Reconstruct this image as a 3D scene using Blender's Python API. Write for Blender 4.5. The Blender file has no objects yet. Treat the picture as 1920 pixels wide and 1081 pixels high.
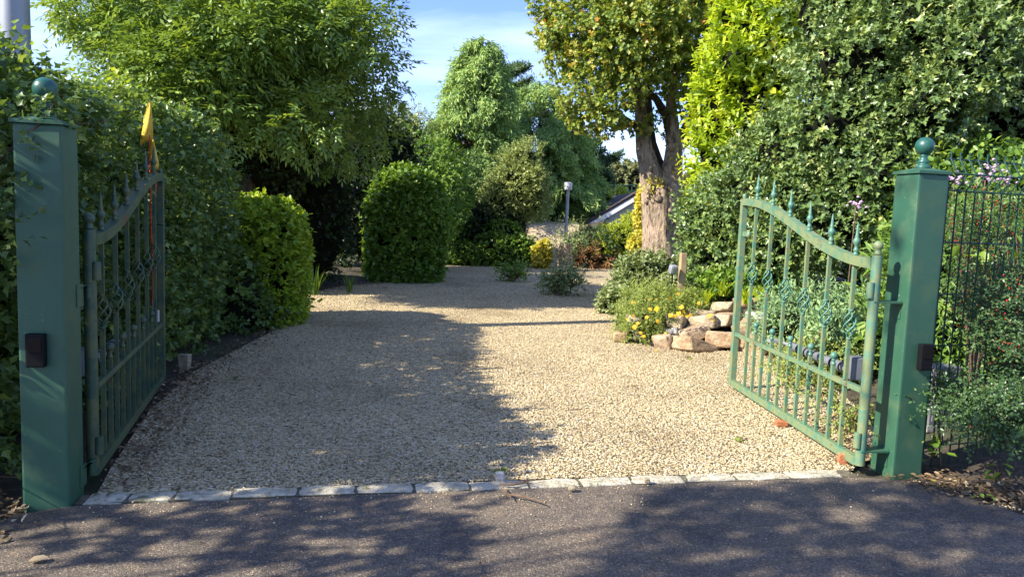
import bpy, bmesh, math, random
import numpy as np
from mathutils import Vector, Matrix

S = bpy.context.scene
COL = S.collection
R = math.radians
random.seed(7)
RNG = np.random.default_rng(11)

# ------------------------------------------------------------------ camera
F_PX, CX, CY = 1400.0, 960.0, 540.5
PITCH, ROLL, EYE = R(5.65), R(2.2), 1.6
cam = bpy.data.cameras.new('camera')
cam.sensor_width = 36.0
cam.lens = 36.0 * F_PX / 1920.0
cam.clip_start, cam.clip_end = 0.05, 2000
cam_o = bpy.data.objects.new('camera', cam)
COL.objects.link(cam_o)
_X, _U, _F = Vector((1, 0, 0)), Vector((0, math.sin(PITCH), math.cos(PITCH))), Vector((0, math.cos(PITCH), -math.sin(PITCH)))
_rx = _X * math.cos(ROLL) + _U * math.sin(ROLL)
_ry = -_X * math.sin(ROLL) + _U * math.cos(ROLL)
m = Matrix((_rx, _ry, -_F)).transposed().to_4x4()
m.translation = (0, 0, EYE)
cam_o.matrix_world = m
S.camera = cam_o

# ------------------------------------------------------------------ sky, sun, exposure
SUN_AZ = Vector((-0.906, -0.42, 0)).normalized()      # towards the sun, over the ground
SUN_EL = R(36)
w = bpy.data.worlds.new('World'); S.world = w; w.use_nodes = True
nt = w.node_tree; nt.nodes.clear()
sky = nt.nodes.new('ShaderNodeTexSky'); sky.sky_type = 'NISHITA'; sky.sun_disc = False
sky.sun_elevation = SUN_EL; sky.sun_rotation = math.atan2(SUN_AZ.x, SUN_AZ.y) % (2 * math.pi)
sky.air_density = 1.0; sky.dust_density = 0.35; sky.ozone_density = 2.2; sky.altitude = 60
tc = nt.nodes.new('ShaderNodeTexCoord')
mp = nt.nodes.new('ShaderNodeMapping'); mp.inputs['Scale'].default_value = (1.1, 1.5, 4.5); mp.inputs['Location'].default_value = (0.4, 0.3, 0.1)
nz = nt.nodes.new('ShaderNodeTexNoise'); nz.inputs['Scale'].default_value = 2.2; nz.inputs['Detail'].default_value = 7; nz.inputs['Roughness'].default_value = 0.55
nz.inputs['Distortion'].default_value = 0.4
rp = nt.nodes.new('ShaderNodeValToRGB'); rp.color_ramp.elements[0].position = 0.46; rp.color_ramp.elements[1].position = 0.78
rp.color_ramp.elements[0].color = (0, 0, 0, 1); rp.color_ramp.elements[1].color = (0.30, 0.30, 0.30, 1)
mx = nt.nodes.new('ShaderNodeMix'); mx.data_type = 'RGBA'
mx.inputs['B'].default_value = (7.2, 7.8, 8.8, 1)
bg = nt.nodes.new('ShaderNodeBackground'); bg.inputs['Strength'].default_value = 0.14
wo = nt.nodes.new('ShaderNodeOutputWorld')
L = nt.links.new
L(tc.outputs['Generated'], mp.inputs['Vector']); L(mp.outputs['Vector'], nz.inputs['Vector']); L(nz.outputs['Fac'], rp.inputs['Fac'])
tint = nt.nodes.new('ShaderNodeMix'); tint.data_type = 'RGBA'; tint.blend_type = 'MULTIPLY'; tint.inputs['Factor'].default_value = 1.0; tint.inputs['B'].default_value = (0.52, 0.56, 0.82, 1)
L(sky.outputs['Color'], tint.inputs['A']); L(tint.outputs['Result'], mx.inputs['A']); L(rp.outputs['Color'], mx.inputs['Factor']); L(mx.outputs['Result'], bg.inputs['Color'])
L(bg.outputs['Background'], wo.inputs['Surface'])

sun = bpy.data.lights.new('sun', 'SUN'); sun.energy = 4.1; sun.angle = R(0.53); sun.color = (1.0, 0.93, 0.80)
sun_o = bpy.data.objects.new('sun', sun); COL.objects.link(sun_o)
to_sun = Vector((SUN_AZ.x * math.cos(SUN_EL), SUN_AZ.y * math.cos(SUN_EL), math.sin(SUN_EL)))
sun_o.rotation_euler = (-to_sun).to_track_quat('-Z', 'Y').to_euler()
sun_o.location = to_sun * 60
S.view_settings.view_transform = 'Standard'; S.view_settings.look = 'None'
S.view_settings.exposure = 1.5; S.view_settings.gamma = 1.0; S.view_settings.use_curve_mapping = False
S.cycles.max_bounces = 8; S.cycles.transparent_max_bounces = 8; S.cycles.transmission_bounces = 6; S.cycles.diffuse_bounces = 4
S.cycles.use_denoising = True

# ------------------------------------------------------------------ measuring helpers (photo pixel -> point in the place)
def ray(px, py):
    u = (px - CX) / F_PX; v = -(py - CY) / F_PX
    a = u * math.cos(ROLL) - v * math.sin(ROLL); b = u * math.sin(ROLL) + v * math.cos(ROLL)
    return np.array([a, math.cos(PITCH) + b * math.sin(PITCH), -math.sin(PITCH) + b * math.cos(PITCH)])
def G(px, py, z=0.0):
    d = ray(px, py); return np.array([0, 0, EYE]) + d * ((z - EYE) / d[2])
def D(px, py, y):
    d = ray(px, py); return np.array([0, 0, EYE]) + d * (y / d[1])

# ------------------------------------------------------------------ object helpers
def tag(o, label=None, cat=None, group=None, kind=None):
    if label: o['label'] = label
    if cat: o['category'] = cat
    if group: o['group'] = group
    if kind: o['kind'] = kind
    return o
def thing(name, label, cat, loc=(0, 0, 0), rz=0.0, group=None):
    o = bpy.data.objects.new(name, None); COL.objects.link(o)
    o.empty_display_size = 0.2
    o.location = tuple(loc); o.rotation_euler = (0, 0, rz)
    return tag(o, label, cat, group)
def link(name, me, parent=None, mat=None, kind=None):
    if mat is not None and len(me.materials) == 0: me.materials.append(mat)
    o = bpy.data.objects.new(name, me); COL.objects.link(o)
    if parent is not None: o.parent = parent
    if kind: o['kind'] = kind
    return o

class MB:
    def __init__(s): s.v = []; s.f = []; s.sm = []
    def add(s, vs, fs, smooth=False):
        k = len(s.v); s.v += [tuple(map(float, p)) for p in vs]
        s.f += [tuple(i + k for i in f) for f in fs]; s.sm += [smooth] * len(fs)
        return s
    def box(s, c, size, rz=0.0, M=None):
        x, y, z = (q / 2 for q in size)
        vs = [Vector((a * x, b * y, d * z)) for a in (-1, 1) for b in (-1, 1) for d in (-1, 1)]
        if M is not None: vs = [M @ q for q in vs]
        if rz:
            Q = Matrix.Rotation(rz, 3, 'Z'); vs = [Q @ q for q in vs]
        vs = [q + Vector(c) for q in vs]
        return s.add(vs, [(0, 1, 3, 2), (4, 6, 7, 5), (0, 4, 5, 1), (2, 3, 7, 6), (0, 2, 6, 4), (1, 5, 7, 3)])
    def tube(s, pts, rad, n=8, smooth=True, up=(0, 0, 1), rot=0.0, jit=None, aspect=1.0):
        pts = [Vector(p) for p in pts]
        if not hasattr(rad, '__len__'): rad = [rad] * len(pts)
        vs = []; fs = []
        ref = Vector(up)
        for i, p in enumerate(pts):
            t = (pts[min(i + 1, len(pts) - 1)] - pts[max(i - 1, 0)]).normalized()
            a = ref - t * ref.dot(t)
            if a.length < 1e-4: a = Vector((1, 0, 0)) - t * t.x
            a.normalize(); ref = a; b = t.cross(a)
            for k in range(n):
                an = rot + 2 * math.pi * k / n
                r = rad[i] * (jit(i, k) if jit else 1.0)
                vs.append(p + a * math.cos(an) * r + b * math.sin(an) * r * aspect)
        for i in range(len(pts) - 1):
            for k in range(n):
                fs.append((i * n + k, i * n + (k + 1) % n, (i + 1) * n + (k + 1) % n, (i + 1) * n + k))
        s.add(vs, fs, smooth)
        e = (len(pts) - 1) * n
        s.add(vs[:n], [tuple(reversed(range(n)))], False); s.add(vs[e:], [tuple(range(n))], False)
        return s
    def lathe(s, prof, c=(0, 0, 0), n=14, smooth=True):
        vs = []; fs = []
        for r, z in prof:
            for k in range(n):
                an = 2 * math.pi * k / n
                vs.append((c[0] + r * math.cos(an), c[1] + r * math.sin(an), c[2] + z))
        for i in range(len(prof) - 1):
            for k in range(n):
                fs.append((i * n + k, i * n + (k + 1) % n, (i + 1) * n + (k + 1) % n, (i + 1) * n + k))
        fs.append(tuple(reversed(range(n)))); e = (len(prof) - 1) * n; fs.append(tuple(e + k for k in range(n)))
        return s.add(vs, fs, smooth)
    def mesh(s, name):
        me = bpy.data.meshes.new(name); me.from_pydata(s.v, [], s.f); me.update()
        me.polygons.foreach_set('use_smooth', s.sm)
        return me
    def build(s, name, mat, parent=None, kind=None, bevel=0.0):
        me = s.mesh(name)
        if bevel:
            bm = bmesh.new(); bm.from_mesh(me)
            bmesh.ops.remove_doubles(bm, verts=bm.verts, dist=1e-5)
            bmesh.ops.bevel(bm, geom=list(bm.edges), offset=bevel, segments=2, affect='EDGES', profile=0.6)
            bm.to_mesh(me); bm.free()
        return link(name, me, parent, mat, kind)

def npmesh(name, V, loops, starts, mat, parent=None, kind=None, rnd=None, smooth=False):
    me = bpy.data.meshes.new(name)
    me.vertices.add(len(V)); me.vertices.foreach_set('co', np.ascontiguousarray(V, np.float32).ravel())
    me.loops.add(len(loops)); me.loops.foreach_set('vertex_index', np.ascontiguousarray(loops, np.int32))
    me.polygons.add(len(starts)); me.polygons.foreach_set('loop_start', np.ascontiguousarray(starts, np.int32))
    if rnd is not None:
        at = me.attributes.new('rnd', 'FLOAT', 'FACE'); at.data.foreach_set('value', np.ascontiguousarray(rnd, np.float32))
    if smooth: me.polygons.foreach_set('use_smooth', np.ones(len(starts), bool))
    me.update(calc_edges=True)
    return link(name, me, parent, mat, kind)

# ------------------------------------------------------------------ materials
def mat_new(name):
    mt = bpy.data.materials.new(name); mt.use_nodes = True
    n = mt.node_tree; n.nodes.clear()
    out = n.nodes.new('ShaderNodeOutputMaterial'); b = n.nodes.new('ShaderNodeBsdfPrincipled')
    n.links.new(b.outputs[0], out.inputs['Surface'])
    return mt, n, b, out
def c4(c): return (c[0], c[1], c[2], 1.0)
def ramp(n, stops):
    r = n.nodes.new('ShaderNodeValToRGB'); e = r.color_ramp.elements
    while len(e) < len(stops): e.new(0.5)
    for k, (p, c) in enumerate(stops): e[k].position = p; e[k].color = c4(c)
    return r
def noise(n, scale, detail=4, rough=0.55, coord='Object', vec=None, dist=0.0):
    t = n.nodes.new('ShaderNodeTexNoise'); t.inputs['Scale'].default_value = scale
    t.inputs['Detail'].default_value = detail; t.inputs['Roughness'].default_value = rough; t.inputs['Distortion'].default_value = dist
    if vec is None:
        c = n.nodes.new('ShaderNodeTexCoord'); vec = c.outputs[coord]
    n.links.new(vec, t.inputs['Vector']); return t
def mixc(n, fac, a, b, mode='MIX'):
    x = n.nodes.new('ShaderNodeMix'); x.data_type = 'RGBA'; x.blend_type = mode
    for s_, v in (('Factor', fac), ('A', a), ('B', b)):
        if hasattr(v, 'links') or hasattr(v, 'is_linked'): n.links.new(v, x.inputs[s_])
        elif isinstance(v, (int, float)): x.inputs[s_].default_value = v
        else: x.inputs[s_].default_value = c4(v)
    return x.outputs['Result']
def bump(n, b, h, strength=0.5, dist=0.01):
    q = n.nodes.new('ShaderNodeBump'); q.inputs['Strength'].default_value = strength; q.inputs['Distance'].default_value = dist
    n.links.new(h, q.inputs['Height']); n.links.new(q.outputs[0], b.inputs['Normal']); return q

def simple(name, col, rough=0.5, metal=0.0, var=0.15, scale=8.0, bstr=0.1, spec=0.5):
    mt, n, b, _ = mat_new(name)
    t = noise(n, scale, 5)
    dk = tuple(q * (1 - var * 1.6) for q in col); lt = tuple(min(1, q * (1 + var)) for q in col)
    r = ramp(n, [(0.3, dk), (0.7, lt)]); n.links.new(t.outputs['Fac'], r.inputs['Fac'])
    n.links.new(r.outputs['Color'], b.inputs['Base Color'])
    b.inputs['Roughness'].default_value = rough; b.inputs['Metallic'].default_value = metal; b.inputs['Specular IOR Level'].default_value = spec
    if bstr:
        t2 = noise(n, scale * 6, 3); bump(n, b, t2.outputs['Fac'], bstr, 0.004)
    return mt

def leafmat(name, stops, rough=0.42, trans=0.32, spec=0.4, tint=(1.35, 1.25, 0.5), gain=(2.75, 2.3, 2.3)):
    stops = [(p, tuple(min(.8, q * g) for q, g in zip(c, gain))) for p, c in stops]
    trans = min(.45, trans * 1.2)
    mt, n, b, out = mat_new(name)
    at = n.nodes.new('ShaderNodeAttribute'); at.attribute_name = 'rnd'
    geo = n.nodes.new('ShaderNodeNewGeometry')
    t = noise(n, 0.9, 3, vec=geo.outputs['Position'])
    ad = n.nodes.new('ShaderNodeMath'); ad.operation = 'MULTIPLY_ADD'; ad.inputs[1].default_value = 0.5; n.links.new(t.outputs['Fac'], ad.inputs[0])
    n.links.new(at.outputs['Fac'], ad.inputs[2])
    sb = n.nodes.new('ShaderNodeMath'); sb.operation = 'SUBTRACT'; sb.inputs[1].default_value = 0.25; n.links.new(ad.outputs[0], sb.inputs[0])
    r = ramp(n, stops); n.links.new(sb.outputs[0], r.inputs['Fac'])
    n.links.new(r.outputs['Color'], b.inputs['Base Color'])
    b.inputs['Roughness'].default_value = rough; b.inputs['Specular IOR Level'].default_value = spec
    tr = n.nodes.new('ShaderNodeBsdfTranslucent')
    n.links.new(mixc(n, 1.0, r.outputs['Color'], tint, 'MULTIPLY'), tr.inputs['Color'])
    ms = n.nodes.new('ShaderNodeMixShader'); ms.inputs[0].default_value = trans
    n.links.new(b.outputs[0], ms.inputs[1]); n.links.new(tr.outputs[0], ms.inputs[2]); n.links.new(ms.outputs[0], out.inputs['Surface'])
    return mt

def gravel_mat(name, stops, ground=False):
    mt, n, b, _ = mat_new(name)
    b.inputs['Roughness'].default_value = 0.85; b.inputs['Specular IOR Level'].default_value = 0.25
    geo = n.nodes.new('ShaderNodeNewGeometry')
    if not ground:
        at = n.nodes.new('ShaderNodeAttribute'); at.attribute_name = 'rnd'
        r = ramp(n, stops); n.links.new(at.outputs['Fac'], r.inputs['Fac']); col = r.outputs['Color']
    else:
        vo = n.nodes.new('ShaderNodeTexVoronoi'); vo.inputs['Scale'].default_value = 48; n.links.new(geo.outputs['Position'], vo.inputs['Vector'])
        sp = n.nodes.new('ShaderNodeSeparateColor'); n.links.new(vo.outputs['Color'], sp.inputs[0])
        r = ramp(n, stops); n.links.new(sp.outputs[0], r.inputs['Fac'])
        g = ramp(n, [(0.0, (1, 1, 1)), (0.45, (1, 1, 1)), (0.8, (0.42, 0.38, 0.3))]); n.links.new(vo.outputs['Distance'], g.inputs['Fac'])
        col = mixc(n, 1.0, r.outputs['Color'], g.outputs['Color'], 'MULTIPLY')
        iv = n.nodes.new('ShaderNodeMath'); iv.operation = 'SUBTRACT'; iv.inputs[0].default_value = 1; n.links.new(vo.outputs['Distance'], iv.inputs[1])
        t2 = noise(n, 22, 4, vec=geo.outputs['Position'])
        sm = n.nodes.new('ShaderNodeMath'); sm.operation = 'ADD'; n.links.new(iv.outputs[0], sm.inputs[0]); n.links.new(t2.outputs['Fac'], sm.inputs[1])
        bump(n, b, sm.outputs[0], 1.0, 0.02)
    t = noise(n, 0.7, 5, vec=geo.outputs['Position'])
    d = ramp(n, [(0.33, (0.78, 0.76, 0.73)), (0.46, (0.97, 0.97, 0.96)), (0.62, (1.06, 1.06, 1.04))]); n.links.new(t.outputs['Fac'], d.inputs['Fac'])
    n.links.new(mixc(n, 1.0, col, d.outputs['Color'], 'MULTIPLY'), b.inputs['Base Color'])
    return mt
GST = [(0.0, (0.13, 0.105, 0.07)), (0.14, (0.38, 0.30, 0.175)), (0.5, (0.57, 0.455, 0.265)), (0.85, (0.68, 0.56, 0.35)), (1.0, (0.74, 0.68, 0.54))]
M = {}
M['gravel_stone'] = gravel_mat('gravel_stone', GST)
M['gravel'] = gravel_mat('gravel_bed', GST, True)

def asphalt():
    mt, n, b, _ = mat_new('asphalt')
    geo = n.nodes.new('ShaderNodeNewGeometry'); P = geo.outputs['Position']
    vo = n.nodes.new('ShaderNodeTexVoronoi'); vo.inputs['Scale'].default_value = 150; n.links.new(P, vo.inputs['Vector'])
    sp = n.nodes.new('ShaderNodeSeparateColor'); n.links.new(vo.outputs['Color'], sp.inputs[0])
    r = ramp(n, [(0, (0.080, 0.066, 0.052)), (0.5, (0.130, 0.108, 0.086)), (0.9, (0.185, 0.155, 0.122)), (1, (0.36, 0.30, 0.22))]); n.links.new(sp.outputs[0], r.inputs['Fac'])
    t = noise(n, 1.6, 6, 0.62, vec=P); d = ramp(n, [(0.32, (0.62, 0.62, 0.64)), (0.5, (0.95, 0.94, 0.93)), (0.68, (1.25, 1.17, 1.05))]); n.links.new(t.outputs['Fac'], d.inputs['Fac'])
    t3 = noise(n, 14, 4, 0.6, vec=P); d3 = ramp(n, [(0.4, (0.85, 0.85, 0.85)), (0.7, (1.15, 1.1, 1.02))]); n.links.new(t3.outputs['Fac'], d3.inputs['Fac'])
    c = mixc(n, 1.0, mixc(n, 1.0, r.outputs['Color'], d.outputs['Color'], 'MULTIPLY'), d3.outputs['Color'], 'MULTIPLY')
    n.links.new(c, b.inputs['Base Color']); b.inputs['Roughness'].default_value = 0.8; b.inputs['Specular IOR Level'].default_value = 0.3
    iv = n.nodes.new('ShaderNodeMath'); iv.operation = 'SUBTRACT'; iv.inputs[0].default_value = 1; n.links.new(vo.outputs['Distance'], iv.inputs[1])
    sm = n.nodes.new('ShaderNodeMath'); sm.operation = 'ADD'; n.links.new(iv.outputs[0], sm.inputs[0]); n.links.new(t3.outputs['Fac'], sm.inputs[1])
    bump(n, b, sm.outputs[0], 0.7, 0.004)
    return mt
M['asphalt'] = asphalt()

def soil():
    mt, n, b, _ = mat_new('soil')
    geo = n.nodes.new('ShaderNodeNewGeometry'); P = geo.outputs['Position']
    t = noise(n, 9, 6, 0.65, vec=P); r = ramp(n, [(0.3, (0.028, 0.021, 0.014)), (0.55, (0.07, 0.052, 0.033)), (0.75, (0.14, 0.105, 0.068))]); n.links.new(t.outputs['Fac'], r.inputs['Fac'])
    t2 = noise(n, 0.8, 4, vec=P); g = ramp(n, [(0.5, (0, 0, 0)), (0.62, (1, 1, 1))]); n.links.new(t2.outputs['Fac'], g.inputs['Fac'])
    n.links.new(mixc(n, g.outputs['Color'], r.outputs['Color'], (0.045, 0.06, 0.02)), b.inputs['Base Color'])
    b.inputs['Roughness'].default_value = 0.95
    t3 = noise(n, 40, 5, 0.7, vec=P); bump(n, b, t3.outputs['Fac'], 0.8, 0.03)
    return mt
M['soil'] = soil()
M['soil_light'] = simple('mortar', (0.12, 0.105, 0.065), 0.95, var=.3, scale=20, bstr=.6)

def paint(name, base, dark, algae, alg_amt, rough=0.42, scale=3.0, streak=True, rust=.47):
    mt, n, b, _ = mat_new(name)
    c = n.nodes.new('ShaderNodeTexCoord'); mpn = n.nodes.new('ShaderNodeMapping'); mpn.inputs['Scale'].default_value = (1, 1, 0.25 if streak else 1)
    geo = n.nodes.new('ShaderNodeNewGeometry'); n.links.new(geo.outputs['Position'], mpn.inputs['Vector'])
    t = noise(n, scale, 5, 0.6, vec=mpn.outputs[0]); r = ramp(n, [(0.3, dark), (0.65, base)]); n.links.new(t.outputs['Fac'], r.inputs['Fac'])
    t2 = noise(n, scale * 2.3, 6, 0.65, vec=geo.outputs['Position']); g = ramp(n, [(0.62 - alg_amt * 0.3, (0, 0, 0)), (0.80 - alg_amt * 0.3, (1, 1, 1))]); n.links.new(t2.outputs['Fac'], g.inputs['Fac'])
    sc = n.nodes.new('ShaderNodeMath'); sc.operation = 'MULTIPLY'; sc.inputs[1].default_value = min(0.95, alg_amt); n.links.new(g.outputs['Color'], sc.inputs[0])
    col = mixc(n, sc.outputs[0], r.outputs['Color'], algae)
    t4 = noise(n, 60, 3, 0.5, vec=geo.outputs['Position']); sp = ramp(n, [(0.735, (0, 0, 0)), (0.76, (1, 1, 1))]); n.links.new(t4.outputs['Fac'], sp.inputs['Fac'])
    col = mixc(n, sp.outputs['Color'], col, (0.35, 0.38, 0.33))
    t6 = noise(n, 26, 6, 0.7, vec=geo.outputs['Position']); t7 = noise(n, 3.1, 3, 0.5, vec=geo.outputs['Position'])
    ml = n.nodes.new('ShaderNodeMath'); ml.operation = 'MULTIPLY'; n.links.new(t6.outputs['Fac'], ml.inputs[0]); n.links.new(t7.outputs['Fac'], ml.inputs[1])
    ru = ramp(n, [(rust, (0, 0, 0)), (rust + .025, (1, 1, 1))]); n.links.new(ml.outputs[0], ru.inputs['Fac'])
    col = mixc(n, ru.outputs['Color'], col, (0.13, 0.065, 0.03))
    n.links.new(col, b.inputs['Base Color'])
    rr = ramp(n, [(0.3, (rough - .08,) * 3), (0.7, (rough + .2,) * 3)]); n.links.new(t2.outputs['Fac'], rr.inputs['Fac']); n.links.new(rr.outputs['Color'], b.inputs['Roughness'])
    t3 = noise(n, 18, 4, vec=geo.outputs['Position']); bump(n, b, t3.outputs['Fac'], 0.12, 0.004)
    return mt
M['pillar'] = paint('pillar_paint', (0.034, 0.108, 0.060), (0.022, 0.078, 0.048), (0.090, 0.135, 0.060), 0.42)
M['finial_paint'] = paint('finial_paint', (0.020, 0.10, 0.075), (0.013, 0.07, 0.054), (0.08, 0.15, 0.10), 0.2, rough=0.3)
M['gate_l'] = paint('gate_paint_shaded', (0.038, 0.092, 0.058), (0.026, 0.064, 0.042), (0.11, 0.13, 0.045), 0.74, scale=5, rust=.362)  # darker copy of the gate paint, left leaf's shade put into its colour
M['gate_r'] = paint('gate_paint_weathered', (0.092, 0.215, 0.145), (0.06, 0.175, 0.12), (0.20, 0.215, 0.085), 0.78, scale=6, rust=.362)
M['teal'] = paint('finial_paint_teal', (0.075, 0.205, 0.145), (0.055, 0.165, 0.12), (0.17, 0.21, 0.10), 0.45, scale=8)
M['fence'] = simple('fence_coating', (0.012, 0.055, 0.035), 0.35, var=0.2)
M['black'] = simple('black_plastic', (0.006, 0.006, 0.007), 0.55, var=0.1, spec=0.15)
M['lens'] = simple('dark_lens', (0.008, 0.006, 0.006), 0.3, var=0.05, bstr=0, spec=.2)
M['grey_metal'] = simple('grey_metal', (0.30, 0.31, 0.33), 0.45, 0.2)
M['galv'] = simple('galvanised_steel', (0.30, 0.315, 0.33), 0.45, 0.3, var=0.12, scale=3)
M['box_grey'] = simple('grey_box_plastic', (0.15, 0.158, 0.17), 0.5)
M['red'] = simple('red_cord', (0.65, 0.05, 0.02), 0.5)
M['white_plastic'] = simple('clear_grey_plastic', (0.42, 0.44, 0.44), 0.3)
M['wood'] = simple('weathered_wood', (0.34, 0.25, 0.125), 0.8, var=0.25, scale=6, bstr=0.3)
M['wood_dark'] = simple('old_wood', (0.20, 0.13, 0.07), 0.85, var=0.3, bstr=0.4)
M['twig'] = simple('twig_bark', (0.16, 0.10, 0.06), 0.85, var=0.3, scale=20, bstr=0.4)
M['core'] = simple('shade_core', (0.008, 0.010, 0.005), 0.95, var=0.4, scale=5, bstr=0.6, spec=0.1)  # near-black: shade inside dense foliage put into the colour
M['wall'] = simple('painted_render', (0.55, 0.52, 0.45), 0.85, var=0.06)
M['white'] = simple('white_board', (0.78, 0.77, 0.74), 0.5, var=0.05)
M['tile'] = simple('roof_tile', (0.10, 0.075, 0.065), 0.8, var=0.3, scale=5, bstr=0.4)
M['berry'] = simple('red_berry', (0.40, 0.02, 0.02), 0.3, var=0.25, scale=30, bstr=0)
M['yflower'] = simple('yellow_petal', (0.85, 0.50, 0.02), 0.5, var=0.12, scale=30, bstr=0)
M['pflower'] = simple('mauve_petal', (0.50, 0.32, 0.45), 0.6, var=0.15, scale=30, bstr=0)
def flagmat():
    mt, n, b, out = mat_new('flag_cloth')
    t = noise(n, 9, 5); r = ramp(n, [(0.3, (0.80, 0.54, 0.05)), (0.6, (0.88, 0.66, 0.09)), (0.8, (0.88, 0.74, 0.30))]); n.links.new(t.outputs['Fac'], r.inputs['Fac'])
    n.links.new(r.outputs['Color'], b.inputs['Base Color']); b.inputs['Roughness'].default_value = 0.7
    tr = n.nodes.new('ShaderNodeBsdfTranslucent'); n.links.new(r.outputs['Color'], tr.inputs['Color'])
    ms = n.nodes.new('ShaderNodeMixShader'); ms.inputs[0].default_value = 0.4
    n.links.new(b.outputs[0], ms.inputs[1]); n.links.new(tr.outputs[0], ms.inputs[2]); n.links.new(ms.outputs[0], out.inputs['Surface'])
    return mt
M['flag'] = flagmat()

def rockmat(name, a, b_, c_, moss=0.0):
    mt, n, b, _ = mat_new(name)
    geo = n.nodes.new('ShaderNodeNewGeometry'); P = geo.outputs['Position']
    t = noise(n, 6, 7, 0.62, vec=P, dist=0.15); r = ramp(n, [(0.3, a), (0.5, b_), (0.72, c_)]); n.links.new(t.outputs['Fac'], r.inputs['Fac'])
    col = r.outputs['Color']
    t4 = noise(n, 26, 5, 0.7, vec=P); k = ramp(n, [(0.36, (0.55, 0.52, 0.48)), (0.52, (1, 1, 1))]); n.links.new(t4.outputs['Fac'], k.inputs['Fac'])
    col = mixc(n, 1.0, col, k.outputs['Color'], 'MULTIPLY')
    if moss:
        t2 = noise(n, 4.5, 5, 0.7, vec=P); g = ramp(n, [(0.6 - moss * .2, (0, 0, 0)), (0.7, (1, 1, 1))]); n.links.new(t2.outputs['Fac'], g.inputs['Fac'])
        col = mixc(n, g.outputs['Color'], col, (0.10, 0.12, 0.04))
    n.links.new(col, b.inputs['Base Color']); b.inputs['Roughness'].default_value = 0.88; b.inputs['Specular IOR Level'].default_value = 0.25
    t3 = noise(n, 30, 6, 0.7, vec=P); bump(n, b, t3.outputs['Fac'], 0.9, 0.02)
    return mt
M['rock_orange'] = rockmat('orange_sandstone', (0.25, 0.165, 0.10), (0.42, 0.29, 0.17), (0.54, 0.43, 0.30))
M['rock_buff'] = rockmat('buff_stone', (0.20, 0.16, 0.10), (0.38, 0.31, 0.20), (0.50, 0.43, 0.31))
M['rock_grey'] = rockmat('pale_grey_stone', (0.18, 0.175, 0.17), (0.34, 0.33, 0.31), (0.48, 0.46, 0.44))
M['rock_pink'] = rockmat('pinkish_stone', (0.23, 0.155, 0.095), (0.40, 0.295, 0.185), (0.50, 0.41, 0.29))
M['kerb'] = rockmat('kerb_limestone', (0.38, 0.34, 0.25), (0.54, 0.49, 0.36), (0.62, 0.57, 0.45), moss=0.2)
M['brick'] = rockmat('broken_terracotta', (0.38, 0.13, 0.06), (0.48, 0.18, 0.08), (0.5, 0.24, 0.12))
def bark(name, a, b_, c_, sc=(7, 7, 1.1)):
    mt, n, b, _ = mat_new(name)
    geo = n.nodes.new('ShaderNodeNewGeometry'); mpn = n.nodes.new('ShaderNodeMapping'); mpn.inputs['Scale'].default_value = sc
    n.links.new(geo.outputs['Position'], mpn.inputs['Vector'])
    t = noise(n, 2.2, 7, 0.65, vec=mpn.outputs[0], dist=0.5); r = ramp(n, [(0.38, a), (0.47, b_), (0.62, c_)]); n.links.new(t.outputs['Fac'], r.inputs['Fac'])
    t2 = noise(n, 2.0, 5, vec=geo.outputs['Position']); g = ramp(n, [(0.35, (0.75, 0.76, 0.72)), (0.65, (1.1, 1.05, 1.0))]); n.links.new(t2.outputs['Fac'], g.inputs['Fac'])
    n.links.new(mixc(n, 1.0, r.outputs['Color'], g.outputs['Color'], 'MULTIPLY'), b.inputs['Base Color'])
    b.inputs['Roughness'].default_value = 0.92; b.inputs['Specular IOR Level'].default_value = 0.2
    bump(n, b, t.outputs['Fac'], 1.0, 0.06)
    return mt
M['bark'] = bark('pale_bark', (0.13, 0.095, 0.07), (0.33, 0.25, 0.185), (0.48, 0.38, 0.29), sc=(9, 9, 2.6))
M['bark_dark'] = bark('dark_bark', (0.03, 0.025, 0.02), (0.08, 0.062, 0.045), (0.15, 0.12, 0.09))

# foliage colours
LM = {}
LM['hedge'] = leafmat('hedge_leaf', [(0.0, (0.018, 0.040, 0.012)), (0.45, (0.042, 0.085, 0.022)), (0.8, (0.085, 0.145, 0.032)), (1.0, (0.20, 0.25, 0.05))], rough=0.36, trans=0.25)
LM['ash'] = leafmat('ash_leaf', [(0.0, (0.035, 0.075, 0.016)), (0.5, (0.075, 0.135, 0.026)), (0.85, (0.12, 0.185, 0.036)), (1.0, (0.22, 0.23, 0.06))], rough=0.36, trans=0.27)
LM['bright'] = leafmat('privet_leaf', [(0.0, (0.07, 0.13, 0.015)), (0.5, (0.15, 0.245, 0.022)), (1.0, (0.29, 0.36, 0.04))], trans=0.3, gain=(1.8, 1.6, 1.4))
LM['hedge2'] = leafmat('clipped_leaf', [(0.0, (0.03, 0.075, 0.012)), (0.5, (0.075, 0.15, 0.020)), (1.0, (0.15, 0.235, 0.034))], trans=0.3, gain=(1.9, 1.7, 1.6))
LM['dark'] = leafmat('shade_leaf', [(0.0, (0.012, 0.026, 0.009)), (0.6, (0.025, 0.05, 0.014)), (1.0, (0.05, 0.085, 0.02))], trans=0.2, gain=(1.3, 1.2, 1.1))  # shade under the ash and olive shrub put into a darker leaf colour
LM['gold'] = leafmat('golden_laurel_leaf', [(0.0, (0.14, 0.24, 0.015)), (0.4, (0.25, 0.37, 0.020)), (0.9, (0.40, 0.46, 0.03)), (1.0, (0.60, 0.36, 0.05))], rough=0.38, trans=0.36, tint=(1.1, 1.1, 0.4), gain=(1.55, 1.38, 1.7))
LM['holly'] = leafmat('holly_leaf', [(0.0, (0.025, 0.055, 0.018)), (0.5, (0.055, 0.10, 0.028)), (0.85, (0.10, 0.155, 0.04)), (1.0, (0.24, 0.27, 0.09))], rough=0.34, trans=0.2, spec=0.45)
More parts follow.
